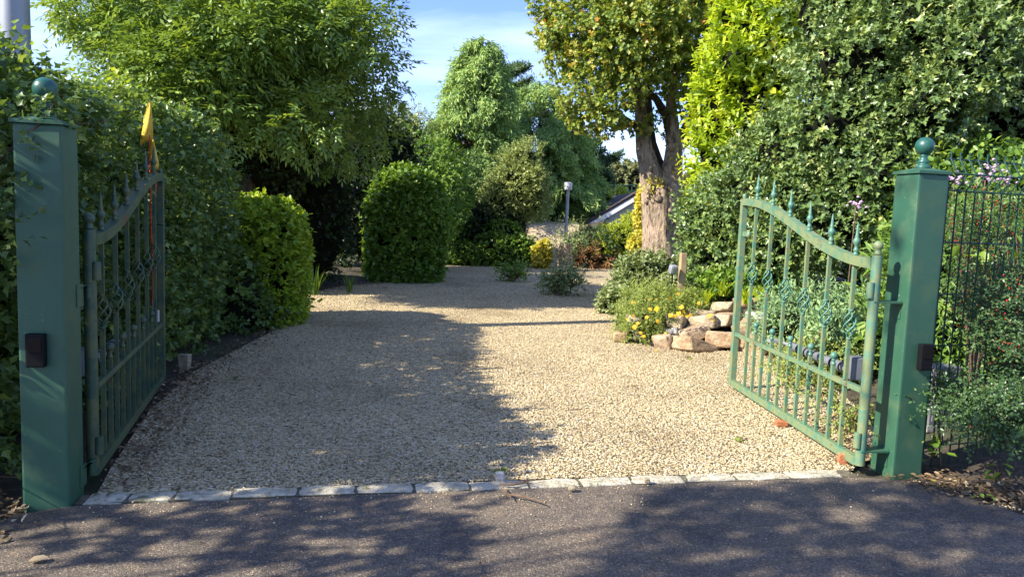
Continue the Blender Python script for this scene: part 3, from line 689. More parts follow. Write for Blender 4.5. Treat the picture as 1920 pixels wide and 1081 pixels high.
def gate(p0, p1, label, mat, ysign):
    d = p1 - p0; Lg = float(np.linalg.norm(d)); root = thing('gate_leaf', label, 'gate', (p0[0], p0[1], 0), math.atan2(d[1], d[0]))
    fin, knob, bask = (q.copy() for q in (FIN, KNOB, BASK))
    for q in (fin, knob, bask): q.materials.append(M['teal'] if ysign < 0 else mat)
    zt = lambda x: 1.375 + (1.80 - 1.375) * (0.5 - 0.5 * math.cos(math.pi * min(1, max(0, (x / Lg - 0.02) / 0.94))))
    hs = MB().tube([(0, 0, .05), (0, 0, 1.43)], .033, 14).build('hinge_stile', mat, root)
    MB().lathe([(.02, 0), (.026, .01), (.02, .02), (.02, .03)] + [(max(.003, .032 * math.sin(t)), .06 - .032 * math.cos(t)) for t in np.linspace(.7, math.pi - .05, 9)], (0, 0, 1.43), 14).build('ball', mat, hs)
    for z in (1.155, 0.17):
        b = MB(); b.tube([(-.012, -.035 * ysign, z), (-.012, -.035 * ysign, z + .10)], .024, 12); b.box((-.0, -.012 * ysign, z + .05), (.03, .04, .07)); b.build('hinge_barrel', mat, hs)
    MB().box((Lg - .025, 0, (.04 + 1.815) / 2), (.06, .055, 1.775)).build('free_stile', mat, root, bevel=.004)
    MB().lathe([(.012, 0), (.02, .008), (.012, .02), (.022, .04), (.012, .06), (.002, .065)], (Lg - .025, 0, 1.815), 10).build('finial', mat, root)
    MB().box(((.027 + Lg - .05) / 2, 0, .065), (Lg - .083, .045, .06)).build('bottom_rail', mat, root, bevel=.003)
    MB().box(((.027 + Lg - .05) / 2, 0, .540), (Lg - .083, .04, .034)).build('middle_rail', mat, root, bevel=.003)
    xs = np.linspace(.024, Lg - .045, 40); tr = MB(); h, wdt = .032, .03
    vs = []; fs = []
    for i, x in enumerate(xs):
        sl = (zt(x + .01) - zt(x - .01)) / .02; nrm = np.array([-sl, 1]) / math.hypot(sl, 1)
        for sx, sy in ((1, 1), (1, -1), (-1, -1), (-1, 1)): vs.append((x + nrm[0] * h * sx, sy * wdt, zt(x) + nrm[1] * h * sx))
    for i in range(39):
        for k in range(4): fs.append((i * 4 + k, i * 4 + (k + 1) % 4, (i + 1) * 4 + (k + 1) % 4, (i + 1) * 4 + k))
    fs += [(0, 1, 2, 3), (159, 158, 157, 156)]; tr.add(vs, fs).build('top_rail', mat, root)
    def bar(x, z0, z1):
        mb = MB().box((0, 0, (z1 - z0) / 2), (.025, .025, z1 - z0)); o = mb.build('bar', mat, root); o.location = (x, 0, z0); return o
    nb = 6; pitch = (Lg - .05) / (nb + .55)
    for i in range(nb):
        x = pitch * (.75 + i); z = zt(x); zb = (0.56 + z) / 2 - .03
        # upper bar is broken by the twisted basket
        lower = bar(x, .09, zb - .084); up = bar(x, zb + .084, z - .01)
        f = link('finial', fin, up); f.location = (0, 0, z + .027 - (zb + .084)); f.scale = (1.0, 1.0, 1.05)
        bk = link('basket_twist', bask, lower); bk.location = (0, 0, zb - .09); bk.rotation_euler = (0, 0, i * 0.7)
        if i < nb - 1:
            xs_ = x + pitch / 2; s_ = bar(xs_, .09, .625); kn_ = link('knob', knob, s_); kn_.location = (0, 0, .535)
    return root, Lg, zt
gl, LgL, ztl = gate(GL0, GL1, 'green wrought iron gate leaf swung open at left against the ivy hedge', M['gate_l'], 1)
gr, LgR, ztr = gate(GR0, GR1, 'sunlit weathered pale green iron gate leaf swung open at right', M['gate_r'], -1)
# latch on the right leaf
MB().box((LgR - .10, 0, 1.50), (.10, .012, .045)).lathe([(.003, -.04), (.02, -.02), (.024, 0), (.016, .02), (.004, .03)], (LgR - .19, 0, 1.50), 8).build('latch', M['gate_r'], gr)

# gate openers (ram on the inner side of each leaf)
def opener(p0, p1, side, label, z, x0, x1):
    d = (p1 - p0); d = d / np.linalg.norm(d); n = np.array([d[1], -d[0]]) * side
    root = thing('gate_opener', label, 'gate opener', (p0[0] + n[0] * .11, p0[1] + n[1] * .11, 0), math.atan2(d[1], d[0]))
    MB().tube([(x0, 0, z), (x1, 0, z)], .036, 16).build('ram_tube', M['box_grey'], root)
    for q in np.linspace(x0 + .1, x1 - .02, 7):
        MB().tube([(q, 0, z), (q + .022, 0, z)], .0385, 16).build('band', M['black'], root)
    MB().tube([(x1, 0, z), (x1 + .24, 0, z)], .013, 10).build('piston_rod', M['grey_metal'], root)
    MB().box((x1 + .26, .045 * side, z), (.06, .10, .03)).build('front_bracket', M['grey_metal'], root, bevel=.004)
    MB().box((x0 - .06, .0, z + .03), (.12, .11, .16)).build('housing', M['box_grey'], root, bevel=.012)
    MB().tube([(x0 - .04, -.02 * side, z + .1), (x0 - .12, -.04 * side, z + .04), (x0 - .15, -.05 * side, z - .25), (x0 - .16, -.05 * side, 0.0)], .012, 8).build('cable', M['black'], root)
    return root
opener(GR0, GR1, 1, 'grey tubular gate opener ram with dark bands behind the sunlit right gate', .60, .40, 1.35)
opener(GL0, GL1, -1, 'grey gate opener ram half hidden behind the left gate bars', .60, .40, 1.25)

# flag and cords on the left leaf
fx = GL0 + (GL1 - GL0) * ((LgL - .17) / LgL); fy_n = np.array([(GL1 - GL0)[1], -(GL1 - GL0)[0]]); fy_n /= np.linalg.norm(fy_n)
fb = np.array([fx[0] + fy_n[0] * .035, fx[1] + fy_n[1] * .035, 0.0]); Yf = fb[1]
fl = thing('flag', 'tattered yellow flag on a thin red rod tied to the left gate', 'flag', (fb[0], fb[1], 0))
def fp(px, py, dy=0.0): return D(px, py, Yf + dy) - fb
MB().tube([fp(288, 566), fp(283, 420), fp(281, 320), fp(279.5, 192)], [.007, .006, .006, .004], 8).build('rod', M['red'], fl)
MB().tube([fp(286, 575, -.01), fp(286, 480, -.02), fp(289, 400, -.02), fp(294, 322, -.02)], .006, 8).build('cord', M['red'], fl)
def cloth(rows, name, nsub=6, amp=.012):
    vs = []; fs = []; ncol = nsub + 1
    for i, (l, r_) in enumerate(rows):
        for k in range(ncol):
            t = k / nsub; p = fp(l[0] + (r_[0] - l[0]) * t, l[1] + (r_[1] - l[1]) * t, amp * 2 * math.sin(t * 5 + i * .8) + amp * math.sin(i * 1.3)); vs.append(p)
    for i in range(len(rows) - 1):
        for k in range(nsub): fs.append((i * ncol + k, i * ncol + k + 1, (i + 1) * ncol + k + 1, (i + 1) * ncol + k))
    o = MB().add(vs, fs, True).build(name, M['flag'], fl)
    o.modifiers.new('thick', 'SOLIDIFY').thickness = .003
    return o
cloth([((279, 192), (281, 193)), ((274, 206), (284, 206)), ((270, 222), (285, 220)), ((268, 240), (286, 236)), ((265, 256), (287, 250)), ((263, 263), (287.5, 262)), ((262.5, 272), (272, 264)), ((262, 285), (264, 275))], 'cloth')
cloth([((280, 262), (288, 262)), ((281, 272), (290, 272)), ((280, 288), (294, 290)), ((281, 300), (297, 302)), ((288, 309), (298, 311)), ((293, 318), (297, 319))], 'cloth')
cb = MB(); cb.tube([fp(288, 560), fp(288, 580)], .016, 10); cb.box(tuple(fp(292, 592)), (.05, .03, .10)); cb.build('holder', M['white_plastic'], fl)
MB().tube([fp(282, 420), fp(306, 422)], .004, 6).build('cable_tie', M['black'], fl)

# ================================================================== LAMP MASTS
def mast(px, py, y, r, label, flip=1):
    b = D(px, py, y); z0 = hz(b[0], b[1]); root = thing('lamp_mast', label, 'lamp mast', (b[0], b[1], z0))
    MB().tube([(0, 0, -.1), (0, 0, 3), (0, 0, 12)], [r, r * .97, r * .72], 28).build('pole', M['galv'], root)
    MB().lathe([(r * 1.9, 0), (r * 1.9, .03), (r * 1.05, .035), (r * 1.02, .25)], (0, 0, 0), 24).build('base_flange', M['galv'], root)
    MB().box((0, 0, 12.02), (2.2, .12, .12)).build('crossarm', M['galv'], root)
    for x in (-.8, .8): MB().box((x, .18, 12.25), (.5, .35, .35)).build('floodlight', M['grey_metal'], root, bevel=.03)
    return root
mast(27, 40, 8.3, .155, 'grey galvanised lamp mast rising behind the hedge at far left')
mast(1893, 205, 15.0, .19, 'grey lamp mast half hidden behind the holly at far right')

# ================================================================== TREES AND HEDGES, LEFT
def hedge_path(name, label, path, heights, mat, n, k, Ln, Wd, ls, shape, seed, top_in=1.2, singles=0, bulge=.16, depth=.16, lean=0.0, cat='hedge', loc=None, topr=.35):
    """hedge faces along an open or closed path (outside on the right-hand side of travel), with its top"""
    rng = np.random.default_rng(seed); pa = np.array(path, float)
    root = thing(name, label, cat, (loc or (pa[:, 0].mean(), pa[:, 1].mean(), 0)))
    seg = pa[1:] - pa[:-1]; sl = np.linalg.norm(seg, axis=1); cum = np.r_[0, np.cumsum(sl)]
    height = 1.0; hat = lambda t: np.interp(t, cum, heights)
    area_side = cum[-1] * np.mean(heights); area_top = cum[-1] * top_in * .8
    ns = int(n * area_side / (area_side + area_top)); ntp = n - ns
    def along(t):
        i = np.clip(np.searchsorted(cum, t, 'right') - 1, 0, len(sl) - 1); f = (t - cum[i]) / sl[i]
        nr = np.c_[seg[i][:, 1], -seg[i][:, 0]] / sl[i][:, None]
        # soften the corners
        return pa[i] + seg[i] * f[:, None], nr
    tt = rng.uniform(0, cum[-1], ns); p, nr = along(tt); height = hat(tt); z = rng.uniform(0.01, 1, ns) * height
    ins = rng.exponential(depth, ns) + np.clip((z - (height - topr)) / topr, 0, 1) ** 2 * topr
    P = np.c_[p - nr * ins[:, None], z]; Dn = np.c_[nr, np.clip((z - height + topr) / topr, 0, 1) * 1.2]
    P[:, :2] += nr * (bulge * lump(P, 1.1, seed))[:, None]
    tt = rng.uniform(0, cum[-1], ntp); p, nr2 = along(tt); height = hat(tt); ins = rng.uniform(.1, top_in, ntp)
    Pt = np.c_[p - nr2 * ins[:, None], height - rng.exponential(depth, ntp)]; Dt = np.c_[nr2 * .15, np.ones(ntp)]
    Pt[:, 2] += bulge * 1.2 * lump(Pt, 1.4, seed + 1)
    P = np.concatenate([P, Pt]); Dn = unit(np.concatenate([Dn, Dt]))
    parts = [sprigs(P, Dn, k, ls, Ln, Wd, .25, .6, .15, rng)]
    put_leaves('foliage', root, mat, parts, shape, lambda q: q[:, 2] > 0.0, singles)
    k2 = rng.random(len(Pt)) < .11; put_leaves('bright_young_shoots', root, LM['bright'], [sprigs(Pt[k2] + [0, 0, .04], Dt[k2], 6, ls * 1.7, Ln * .9, Wd * .9, .8, .5, .0, rng)], shape)  # brighter leaf colour carries the sunlit look of the hedge top
    # added dark core, keeps sun from leaking through the hedge
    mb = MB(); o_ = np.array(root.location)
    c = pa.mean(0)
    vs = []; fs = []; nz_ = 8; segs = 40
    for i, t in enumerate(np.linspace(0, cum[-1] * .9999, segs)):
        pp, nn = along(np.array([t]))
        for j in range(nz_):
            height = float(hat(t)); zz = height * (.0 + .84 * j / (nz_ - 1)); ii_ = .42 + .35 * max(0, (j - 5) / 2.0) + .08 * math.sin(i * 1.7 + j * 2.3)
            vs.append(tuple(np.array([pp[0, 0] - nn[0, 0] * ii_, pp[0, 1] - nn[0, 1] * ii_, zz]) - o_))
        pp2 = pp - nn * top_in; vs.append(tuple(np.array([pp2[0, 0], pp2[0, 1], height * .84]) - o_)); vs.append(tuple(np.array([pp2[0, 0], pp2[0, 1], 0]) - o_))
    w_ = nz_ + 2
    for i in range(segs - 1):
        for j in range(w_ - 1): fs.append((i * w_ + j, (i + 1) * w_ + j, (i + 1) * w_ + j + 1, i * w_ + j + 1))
    mb.add(vs, fs, True).build('shade_core', M['core'], root)
    # visible twigs
    tw = MB()
    for _ in range(60):
        i = rng.integers(ns); a = P[i] - np.append(Dn[i, :2] * .1, 0); b = P[i] + Dn[i] * .1 + rng.normal(size=3) * .18
        limb(tw, a - o_, b - o_, .006, .003, .2, 5, 4, rng)
    tw.build('twig', M['twig'], root, 'stuff')
    return root
hedge_path('hedge', 'tall dark ivy covered hedge behind the left pillar and left gate', [(-7.5, 3.35), (-4.2, 3.5), (-3.1, 3.62), (-2.76, 3.72), (-2.72, 3.98), (-2.92, 4.4), (-3.22, 5.6), (-3.40, 6.9), (-3.50, 8.4), (-3.65, 9.15), (-4.25, 9.6), (-5.3, 9.6)], [2.4, 2.35, 2.3, 2.35, 2.32, 2.32, 2.4, 2.5, 2.56, 2.6, 2.6, 2.6], LM['hedge'], 12000, 6, .067, .054, .14, 'lobe', 31, top_in=1.5, singles=300)
def clipped(name, label, c, size, h, mat, n, k, Ln, Wd, ls, seed, rz=0.0, shape='oval', pw=3.4, rough=.09):
    """a clipped block shrub with soft corners"""
    rng = np.random.default_rng(seed); root = thing(name, label, 'shrub', (c[0], c[1], hz(*c)), 0)
    sx, sy = size; N_ = n
    p_ = pw
    d = unit(rng.normal(size=(N_, 3))); d[:, 2] = np.where(d[:, 2] < -.6, -d[:, 2], d[:, 2])
    q = d / (np.abs(d) ** p_).sum(1, keepdims=True) ** (1 / p_)     # superellipsoid
    q *= np.clip(1 - np.abs(rng.normal(size=(N_, 1))) * .09, 0, 1.1) * (1 + rough * lump(d * 3, 2.2, seed))[:, None]
    lowm = d[:, 2] < .15
    hor = np.maximum((np.abs(q[:, :2]) ** p_).sum(1) ** (1 / p_), 1e-6); q[lowm, :2] /= np.maximum(hor[lowm, None], .5); q[lowm, :2] *= np.clip(1 - np.abs(rng.normal(size=(lowm.sum(), 1))) * .09, 0, 1.1) * (1 + rough * lump(d[lowm] * 3, 2.2, seed))[:, None]
    q[lowm, 2] = rng.uniform(-1, .3, lowm.sum()); q[lowm, :2] *= (.93 + .07 * (q[lowm, 2:3] + 1))
    P = np.c_[q[:, 0] * sx / 2, q[:, 1] * sy / 2, h * .5 + q[:, 2] * h * .5]
    nrm = np.sign(d) * np.abs(q) ** 3 / np.array([sx, sy, h]); nrm[lowm, 2] = 0; nrm = unit(nrm)
    ca, sa = math.cos(rz), math.sin(rz); Rm = np.array([[ca, -sa, 0], [sa, ca, 0], [0, 0, 1]])
    P = P @ Rm.T + np.array([c[0], c[1], hz(*c)]); nrm = nrm @ Rm.T
    strs = rng.random(N_) < .035
    parts = [sprigs(P, nrm, k, ls, Ln, Wd, .35, .55, .0, rng), sprigs(P[strs], nrm[strs], k, ls * 2.2, Ln * 1.1, Wd * 1.1, .9, .5, .0, rng), sprigs(P[::6], nrm[::6], k, ls, Ln * .6, Wd * .6, .3, .7, 0, rng)]
    put_leaves('foliage', root, mat, parts, shape, lambda v: v[:, 2] > hz(*c) - .02)
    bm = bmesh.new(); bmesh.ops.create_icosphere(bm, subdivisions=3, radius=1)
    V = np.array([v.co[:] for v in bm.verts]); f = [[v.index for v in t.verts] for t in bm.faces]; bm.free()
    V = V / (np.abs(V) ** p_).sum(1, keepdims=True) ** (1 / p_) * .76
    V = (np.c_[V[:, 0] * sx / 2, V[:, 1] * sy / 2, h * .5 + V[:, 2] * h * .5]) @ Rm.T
    MB().add(V, f, True).build('shade_core', M['core'], root)  # added dark core, blocks light through the shrub
    mb = MB()
    for _ in range(5): limb(mb, np.append(rng.uniform(-.25, .25, 2), 0), np.append(rng.uniform(-.4, .4, 2) * sx, h * .5), .03, .01, .1, 5, 6, rng)
    mb.build('stem', M['twig'], root)
    return root
clipped('clipped_shrub', 'bright yellow green clipped block shrub beside the tall hedge end', (-3.46, 10.3), (1.12, 1.4), 1.62, LM['bright'], 3500, 6, .072, .048, .09, 41, rz=.1, pw=3.4)
clipped('clipped_shrub', 'dark green clipped rounded block shrub standing at the drive bend', (-2.52, 17.3), (1.78, 1.7), 2.55, LM['hedge2'], 5600, 6, .095, .075, .11, 42, rz=.15, shape='rh', pw=2.35)

def pinnate(P, Dn, rng, npair=4, rach=.24, Ln=.085, Wd=.028, droop=.5):
    """compound leaves: paired leaflets along a drooping stalk"""
    n = len(P); s = unit(Dn + rng.normal(size=(n, 3)) * .7 + np.array([0, 0, -droop * .35])); sd = unit(np.cross(s, np.array([[0, 0, 1.]]) + rng.normal(size=(n, 3)) * .35)); upv = np.cross(sd, s)
    L_ = []
    base_r = rng.normal(.42, .14, n)
    for j in range(npair):
        t = (j + .6) / npair
        for sg in (-1, 1):
            pos = P + s * (rach * t) + np.array([0, 0, -droop * .10 * t * t]); ax = unit(s * .62 + sd * sg * .85 + np.array([0, 0, -droop * .45]) + rng.normal(size=(n, 3)) * .12)
            L_.append((pos, ax, unit(upv * np.sign((upv @ np.array(to_sun)))[:, None] + np.array(to_sun) * .5 + rng.normal(size=(n, 3)) * .35), Ln * rng.uniform(.75, 1.15, n), Wd * rng.uniform(.8, 1.2, n), np.clip(base_r + rng.normal(0, .07, n), 0, 1)))
    pos = P + s * rach + np.array([0, 0, -droop * .1]); L_.append((pos, unit(s + np.array([0, 0, -droop * .5])), upv, Ln * np.ones(n), Wd * np.ones(n), np.clip(base_r, 0, 1)))
    return [np.concatenate(q) for q in zip(*L_)]
def ash_tree():
    rng = np.random.default_rng(51); b = np.array([-5.0, 13.2, hz(-5.0, 13.2)])
    root = thing('ash_tree', 'tall leafy ash tree with long drooping leaves behind the left hedge', 'tree', b)
    cl = sub_clumps((-5.0, 13.1, 4.3), (3.0, 2.0, 1.8), 46, .78, rng, .35, .95, 2.9)
    cl += [(D(px, py, y), np.array([r, r, r * .8])) for px, py, y, r in ((190, 30, 12.6, .7), (160, 10, 12.8, .5), (240, 110, 12, .7), (330, 130, 11.6, .8), (420, 190, 11.6, .85), (560, 225, 11.8, .7), (600, 90, 12.6, .8), (680, 60, 13.2, .75), (690, 140, 13.4, .65), (650, 250, 14, .8), (700, 200, 14, .6), (500, 40, 12, .9), (420, 60, 11.6, .9), (320, 40, 12, .9), (580, 285, 14, .6), (440, 270, 13.5, .6), (620, -20, 12.8, .7), (700, 10, 13.2, .35))]
    P, Dn = ell_points(cl, 12500, rng, .26, 51, la=.28)
    put_leaves('foliage', root, LM['ash'], [pinnate(P, Dn, rng, 3, .24, .125, .044)], 'rh', lambda q: q[:, 2] > 1.9)
    tr = MB(); z = b
    pts = limb(tr, (0, 0, -.05), (.1, .1, 3.0), .2, .15, .06, 8, 12, rng); tr.build('trunk', M['bark_dark'], root)
    for i in range(9):
        mb = MB(); c = cl[rng.integers(46)][0] - b; a = np.array([.1, .1, rng.uniform(1.6, 3.0)])
        p = limb(mb, a, a + (c - a) * .95, .075, .02, .12, 9, 7, rng)
        for _ in range(5):
            s_ = p[rng.integers(3, 8)]; limb(mb, s_, s_ + unit(rng.normal(size=(1, 3)) + [[0, 0, .8]])[0] * rng.uniform(.6, 1.3), .018, .006, .1, 6, 5, rng)
        mb.build('branch', M['bark_dark'], root)
    # slim light stems seen through the leaves
    mb = MB()
    for px, py0, py1 in ((357, 150, 30), (364, 145, 20), (300, 130, 30), (335, 160, 90)):
        mb.tube([D(px + 12, py0, 11.9) - b, D(px, (py0 + py1) / 2, 11.9) - b, D(px - 6, py1, 12) - b], [.022, .018, .012], 6)
    mb.build('stem', M['bark'], root)
ash_tree()
# dark understorey below the ash and behind the clipped shrubs
sh0 = None
sh = lambda *a: [(np.array(q[:3]), np.array(q[3:6])) for q in a]
shrub('ivy_patch', 'low dark ivy joining the hedge end to the bright clipped shrub', 'ivy', (-3.35, 9.4, 0), sh((-3.42, 9.35, .35, .34, .4, .5), (-3.35, 9.75, .22, .4, .35, .36), (-3.7, 9.3, .8, .3, .4, .6)), LM['hedge'], 620, 6, .06, .05, .1, 'lobe', seed=60, with_core=.7)
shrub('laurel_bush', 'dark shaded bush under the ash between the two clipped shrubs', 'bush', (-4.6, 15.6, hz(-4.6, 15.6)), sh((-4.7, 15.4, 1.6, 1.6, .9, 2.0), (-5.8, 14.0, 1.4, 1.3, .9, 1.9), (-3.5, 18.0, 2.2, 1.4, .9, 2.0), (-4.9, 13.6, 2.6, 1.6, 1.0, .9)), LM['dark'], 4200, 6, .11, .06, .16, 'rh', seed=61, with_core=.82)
shrub('ivy_thicket', 'dark ivy clad thicket filling the gap behind the taller clipped shrub', 'thicket', (-2.6, 21.0, hz(-2.6, 21)), sh((-2.8, 20.6, 1.8, 1.4, 1.0, 1.9), (-4.6, 19.5, 1.9, 1.5, 1.0, 1.9), (-2.4, 23, 1.9, 1.1, .9, 2.0)), LM['hedge2'], 5200, 6, .085, .06, .16, 'rh', seed=62, with_core=.55)
shrub('privet_bush', 'loose olive green bush with pale tips left of the weeping cypress', 'bush', (-3.6, 26, hz(-3.6, 26)), sh((-3.7, 25.8, 3.0, 1.2, 1.0, 2.2), (-4.6, 26, 3.4, 1.3, 1.0, 2.0)), LM['olive'], 3600, 6, .08, .045, .2, 'rh', seed=63)

# ------------------------------------------------------------------ conifers beyond the drive
def weeping(name, label, base, h, r, mat, n, seed, apex=(0, 0), zlow=.12, droop=1.0, k=8, Ln=.19, Wd=.046, ls=.55, power=.75, whorl=9.0, upw=-.55):
    rng = np.random.default_rng(seed); b = np.array([base[0], base[1], hz(base[0], base[1])]); root = thing(name, label, 'tree', b)
    nb = int(h * 15); sp = []; dn = []
    br = MB()
    for i in range(nb):
        t = zlow + (1 - zlow) * (i / nb) ** .85; ph = i * 2.399 + rng.normal(0, .3); ln = r * (1 - t) ** power * rng.uniform(.65, 1.12) + .12
        d = np.array([math.cos(ph), math.sin(ph)]); m_ = max(6, int(n / nb * (.4 + 1.3 * (1 - t))))
        f = rng.uniform(.25, 1.0, m_) ** .7
        lat = rng.normal(0, .16, m_) * ln * f
        z = t * h + ln * (.22 * np.sin(f * 2.2) - .34 * f * f * droop) + rng.normal(0, .05, m_) - np.abs(rng.normal(0, .22, m_)) * f * droop
        ax_ = np.array(apex) * t
        x = b[0] + ax_[0] + d[0] * ln * f - d[1] * lat; y = b[1] + ax_[1] + d[1] * ln * f + d[0] * lat
        sp.append(np.c_[x, y, b[2] + z]); dn.append(np.tile([d[0] * .8, d[1] * .8, upw * droop], (m_, 1)))
        br.tube([(ax_[0], ax_[1], t * h), (ax_[0] + d[0] * ln * .5, ax_[1] + d[1] * ln * .5, t * h + .12 * ln), (ax_[0] + d[0] * ln * .9, ax_[1] + d[1] * ln * .9, t * h - .1 * ln * droop)], [.03 * (1 - t) + .008, .015, .004], 5)
    sp = np.concatenate(sp); dn = unit(np.concatenate(dn))
    put_leaves('foliage', root, mat, [sprigs(sp, dn, k, ls, Ln, Wd, 0, .22, .5 * droop, rng, nup=.6, tip_light=.45)], 'rh', lambda q: q[:, 2] > b[2])
    MB().tube([(0, 0, -.1), (apex[0] * .5, apex[1] * .5, h * .5), (apex[0], apex[1], h * .98)], [.035 * h * .8, .02 * h * .7, .012], 10).build('trunk', M['bark_dark'], root)
    br.build('branch', M['bark_dark'], root, 'stuff')
    return root
a1 = D(880, 500, 28); weeping('cypress_tree', 'tall pale green weeping cypress with the highest pointed top', (a1[0] - .4, 28.0), 8.0 - hz(a1[0], 28), 2.75, LM['cypress'], 9500, 71, apex=(.6, 0), power=.70)
a2 = D(1000, 500, 30.5); weeping('cypress_tree', 'broad weeping cypress with drooping sprays behind the olive shrub', (a2[0] + .1, 30.5), 7.0 - hz(a2[0], 30.5), 2.9, LM['cypress'], 8000, 72, apex=(-.1, .2), power=.5)
a3 = D(1075, 500, 31.5); weeping('cypress_tree', 'shaded dark weeping cypress beside the lamp post', (a3[0] - .9, 32.5), 5.3 - hz(a3[0], 31.5), 1.5, LM['cypdark'], 4200, 73, power=.5)
def flatpine(name, label, base, tiers, seed, mat, up=.25):
    """conifer of flat spreading tiers: each tier (x, y, z of tip, length back to the trunk)"""
    rng = np.random.default_rng(seed); b = np.array([base[0], base[1], hz(base[0], base[1])]); root = thing(name, label, 'tree', b)
    sp = []; dn = []; br = MB(); zt_ = max(t[2] for t in tiers)
    for tip in tiers:
        tip = np.array(tip, float); st0 = np.array([b[0], b[1], max(b[2] + .4, tip[2] - .28 * np.hypot(tip[0] - b[0], tip[1] - b[1]))]); m_ = int(70 * np.linalg.norm(tip - st0)) + 30
        f = rng.uniform(.1, 1, m_) ** .8; ln = np.linalg.norm(tip - st0); dirn = (tip - st0) / ln; lat = np.cross(dirn, [0, 0, 1])
        P = st0 + (tip - st0) * f[:, None] + lat * (rng.normal(0, .17, m_) * ln * (1.05 - f))[:, None] + np.array([0, 0, 1.]) * (rng.normal(0, .05, m_) * (1.2 - f) * ln * .6 + .1 * f * f)[:, None]
        sp.append(P); dn.append(np.tile(dirn + [0, 0, up], (m_, 1)) + lat * rng.normal(0, .5, (m_, 1)))
        br.tube([st0 - b, (st0 + tip) / 2 - b - [0, 0, .06], tip - b], [.05, .03, .006], 6)
    put_leaves('foliage', root, mat, [sprigs(np.concatenate(sp), unit(np.concatenate(dn)), 8, .38, .19, .05, up, .4, 0, rng)], 'rh')
    MB().tube([(0, 0, -.1), (.05, 0, (zt_ - b[2]) * .5), (0, 0, zt_ - b[2] - .2)], [.28, .17, .03], 10).build('trunk', M['bark_dark'], root); br.build('branch', M['bark_dark'], root, 'stuff')
rt = np.random.default_rng(81)
b1 = D(925, 300, 35)
tl = [D(px, py, 35 + rt.uniform(-1.5, 1.2)) for px, py in ((985, 135), (990, 160), (975, 130), (955, 142), (930, 132), (910, 150), (885, 165), (1000, 185), (960, 170), (935, 165), (900, 190), (1010, 215), (870, 200), (940, 200), (980, 205), (920, 145))] + [np.array([b1[0] + rt.uniform(-1.5, 1.5), 35 + rt.uniform(-2.5, 2.5), rt.uniform(5, 7.3)]) for _ in range(14)]
flatpine('cedar_tree', 'dark spreading conifer with flat branch tips behind the weeping cypresses', (b1[0], 35), tl, 82, LM['cypdark'])
b2 = D(1085, 330, 33)
tl = [D(px, py, 33 + rt.uniform(-1.2, 1.2)) for px, py in ((1158, 297), (1150, 302), (1120, 270), (1112, 282), (1100, 262), (1128, 318), (1135, 330), (1120, 345), (1100, 300), (1085, 255), (1060, 250), (1075, 270), (1110, 320), (1140, 352), (1060, 300), (1125, 290))] + [np.array([b2[0] + rt.uniform(-1.2, 1.2), 33 + rt.uniform(-2, 2), rt.uniform(2.5, 4.6)]) for _ in range(12)]
flatpine('cedar_tree', 'layered cedar with level branches reaching right towards the maple trunk', (b2[0], 33), tl, 83, LM['cypdark'], up=.15)
# young light green conifers and hedge near the house
for i, (px, py, w_, y, lb) in enumerate(((1092, 348, 34, 31.5, 'small bright green conifer right of the lamp post'), (1128, 362, 26, 34, 'small pale green conifer left of the house roof'), (1160, 352, 30, 37, 'light green conifer rising just above the house roof'))):
    t = D(px, py, y); g_ = hz(t[0], y); weeping('small_conifer', lb, (t[0], y), t[2] - g_, w_ / 1400 * y * .95, LM['chart'] if i else LM['cypress'], 1500, 84 + i, droop=.25, k=6, Ln=.16, Wd=.045, ls=.3, power=.7, upw=.2, zlow=.05)
# far wooded rise
rf = np.random.default_rng(91)
for i in range(14):
    y = rf.uniform(85, 120); x = y * (-.30 + .62 * (i + .5) / 14) + rf.uniform(-2, 2); g_ = hz(x, y); h = rf.uniform(5.2, 7.5) - (1.5 if x > y * .26 else 0)
    rad = rf.uniform(3.0, 4.4)
    shrub('far_tree', 'distant grey green tree in the wood on the skyline', 'tree', (x, y, g_), [(np.array([x, y, g_ + h * .5]), np.array([rad, rad, h * .5]))] + sub_clumps((x, y, g_ + h * .55), (rad, rad, h * .45), 7, 1.5, rf), LM['far'], 420, 6, .55, .4, .7, 'rh', group='distant trees on the skyline', seed=900 + i, stems=2, with_core=.8, inner=0)
shrub('far_tree', 'rounded brownish olive tree on the skyline left of the maple trunk', 'tree', tuple(np.append(D(1180, 360, 70)[:2], hz(*D(1180, 360, 70)[:2]))), [(D(1180, 335, 70), np.array([2.6, 2, 1.6])), (D(1150, 345, 70), np.array([2.0, 2, 1.4])), (D(1220, 340, 70), np.array([2.4, 2, 1.5])), (D(1180, 375, 70), np.array([3.6, 2, 2.2]))], LM['far'], 1500, 6, .3, .22, .4, 'rh', seed=95, stems=2, with_core=.8)

# shrubs around the far end of the drive
c = D(965, 350, 24.2)
shrub('olive_shrub', 'rounded olive green shrub with small pale leaves before the cypresses', 'shrub', (c[0], 24.4, hz(c[0], 24.4)), [(D(968, 345, 24.2), np.array([.95, .8, 1.1])), (D(985, 305, 24.4), np.array([.58, .6, .85])), (D(1000, 345, 24), np.array([.42, .5, .6])), (D(935, 370, 24.2), np.array([.7, .6, .8])), (D(1000, 375, 24.2), np.array([.55, .5, .6]))], LM['olive'], 3000, 6, .072, .04, .16, 'rh', seed=101, la=.3, with_core=.55)
c = D(915, 430, 23.6)
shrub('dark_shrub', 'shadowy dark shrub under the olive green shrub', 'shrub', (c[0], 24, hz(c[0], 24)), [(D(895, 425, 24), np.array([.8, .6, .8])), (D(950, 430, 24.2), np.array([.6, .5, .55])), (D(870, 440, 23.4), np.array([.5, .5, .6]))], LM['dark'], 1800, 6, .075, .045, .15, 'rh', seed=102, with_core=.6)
c = D(900, 470, 23)
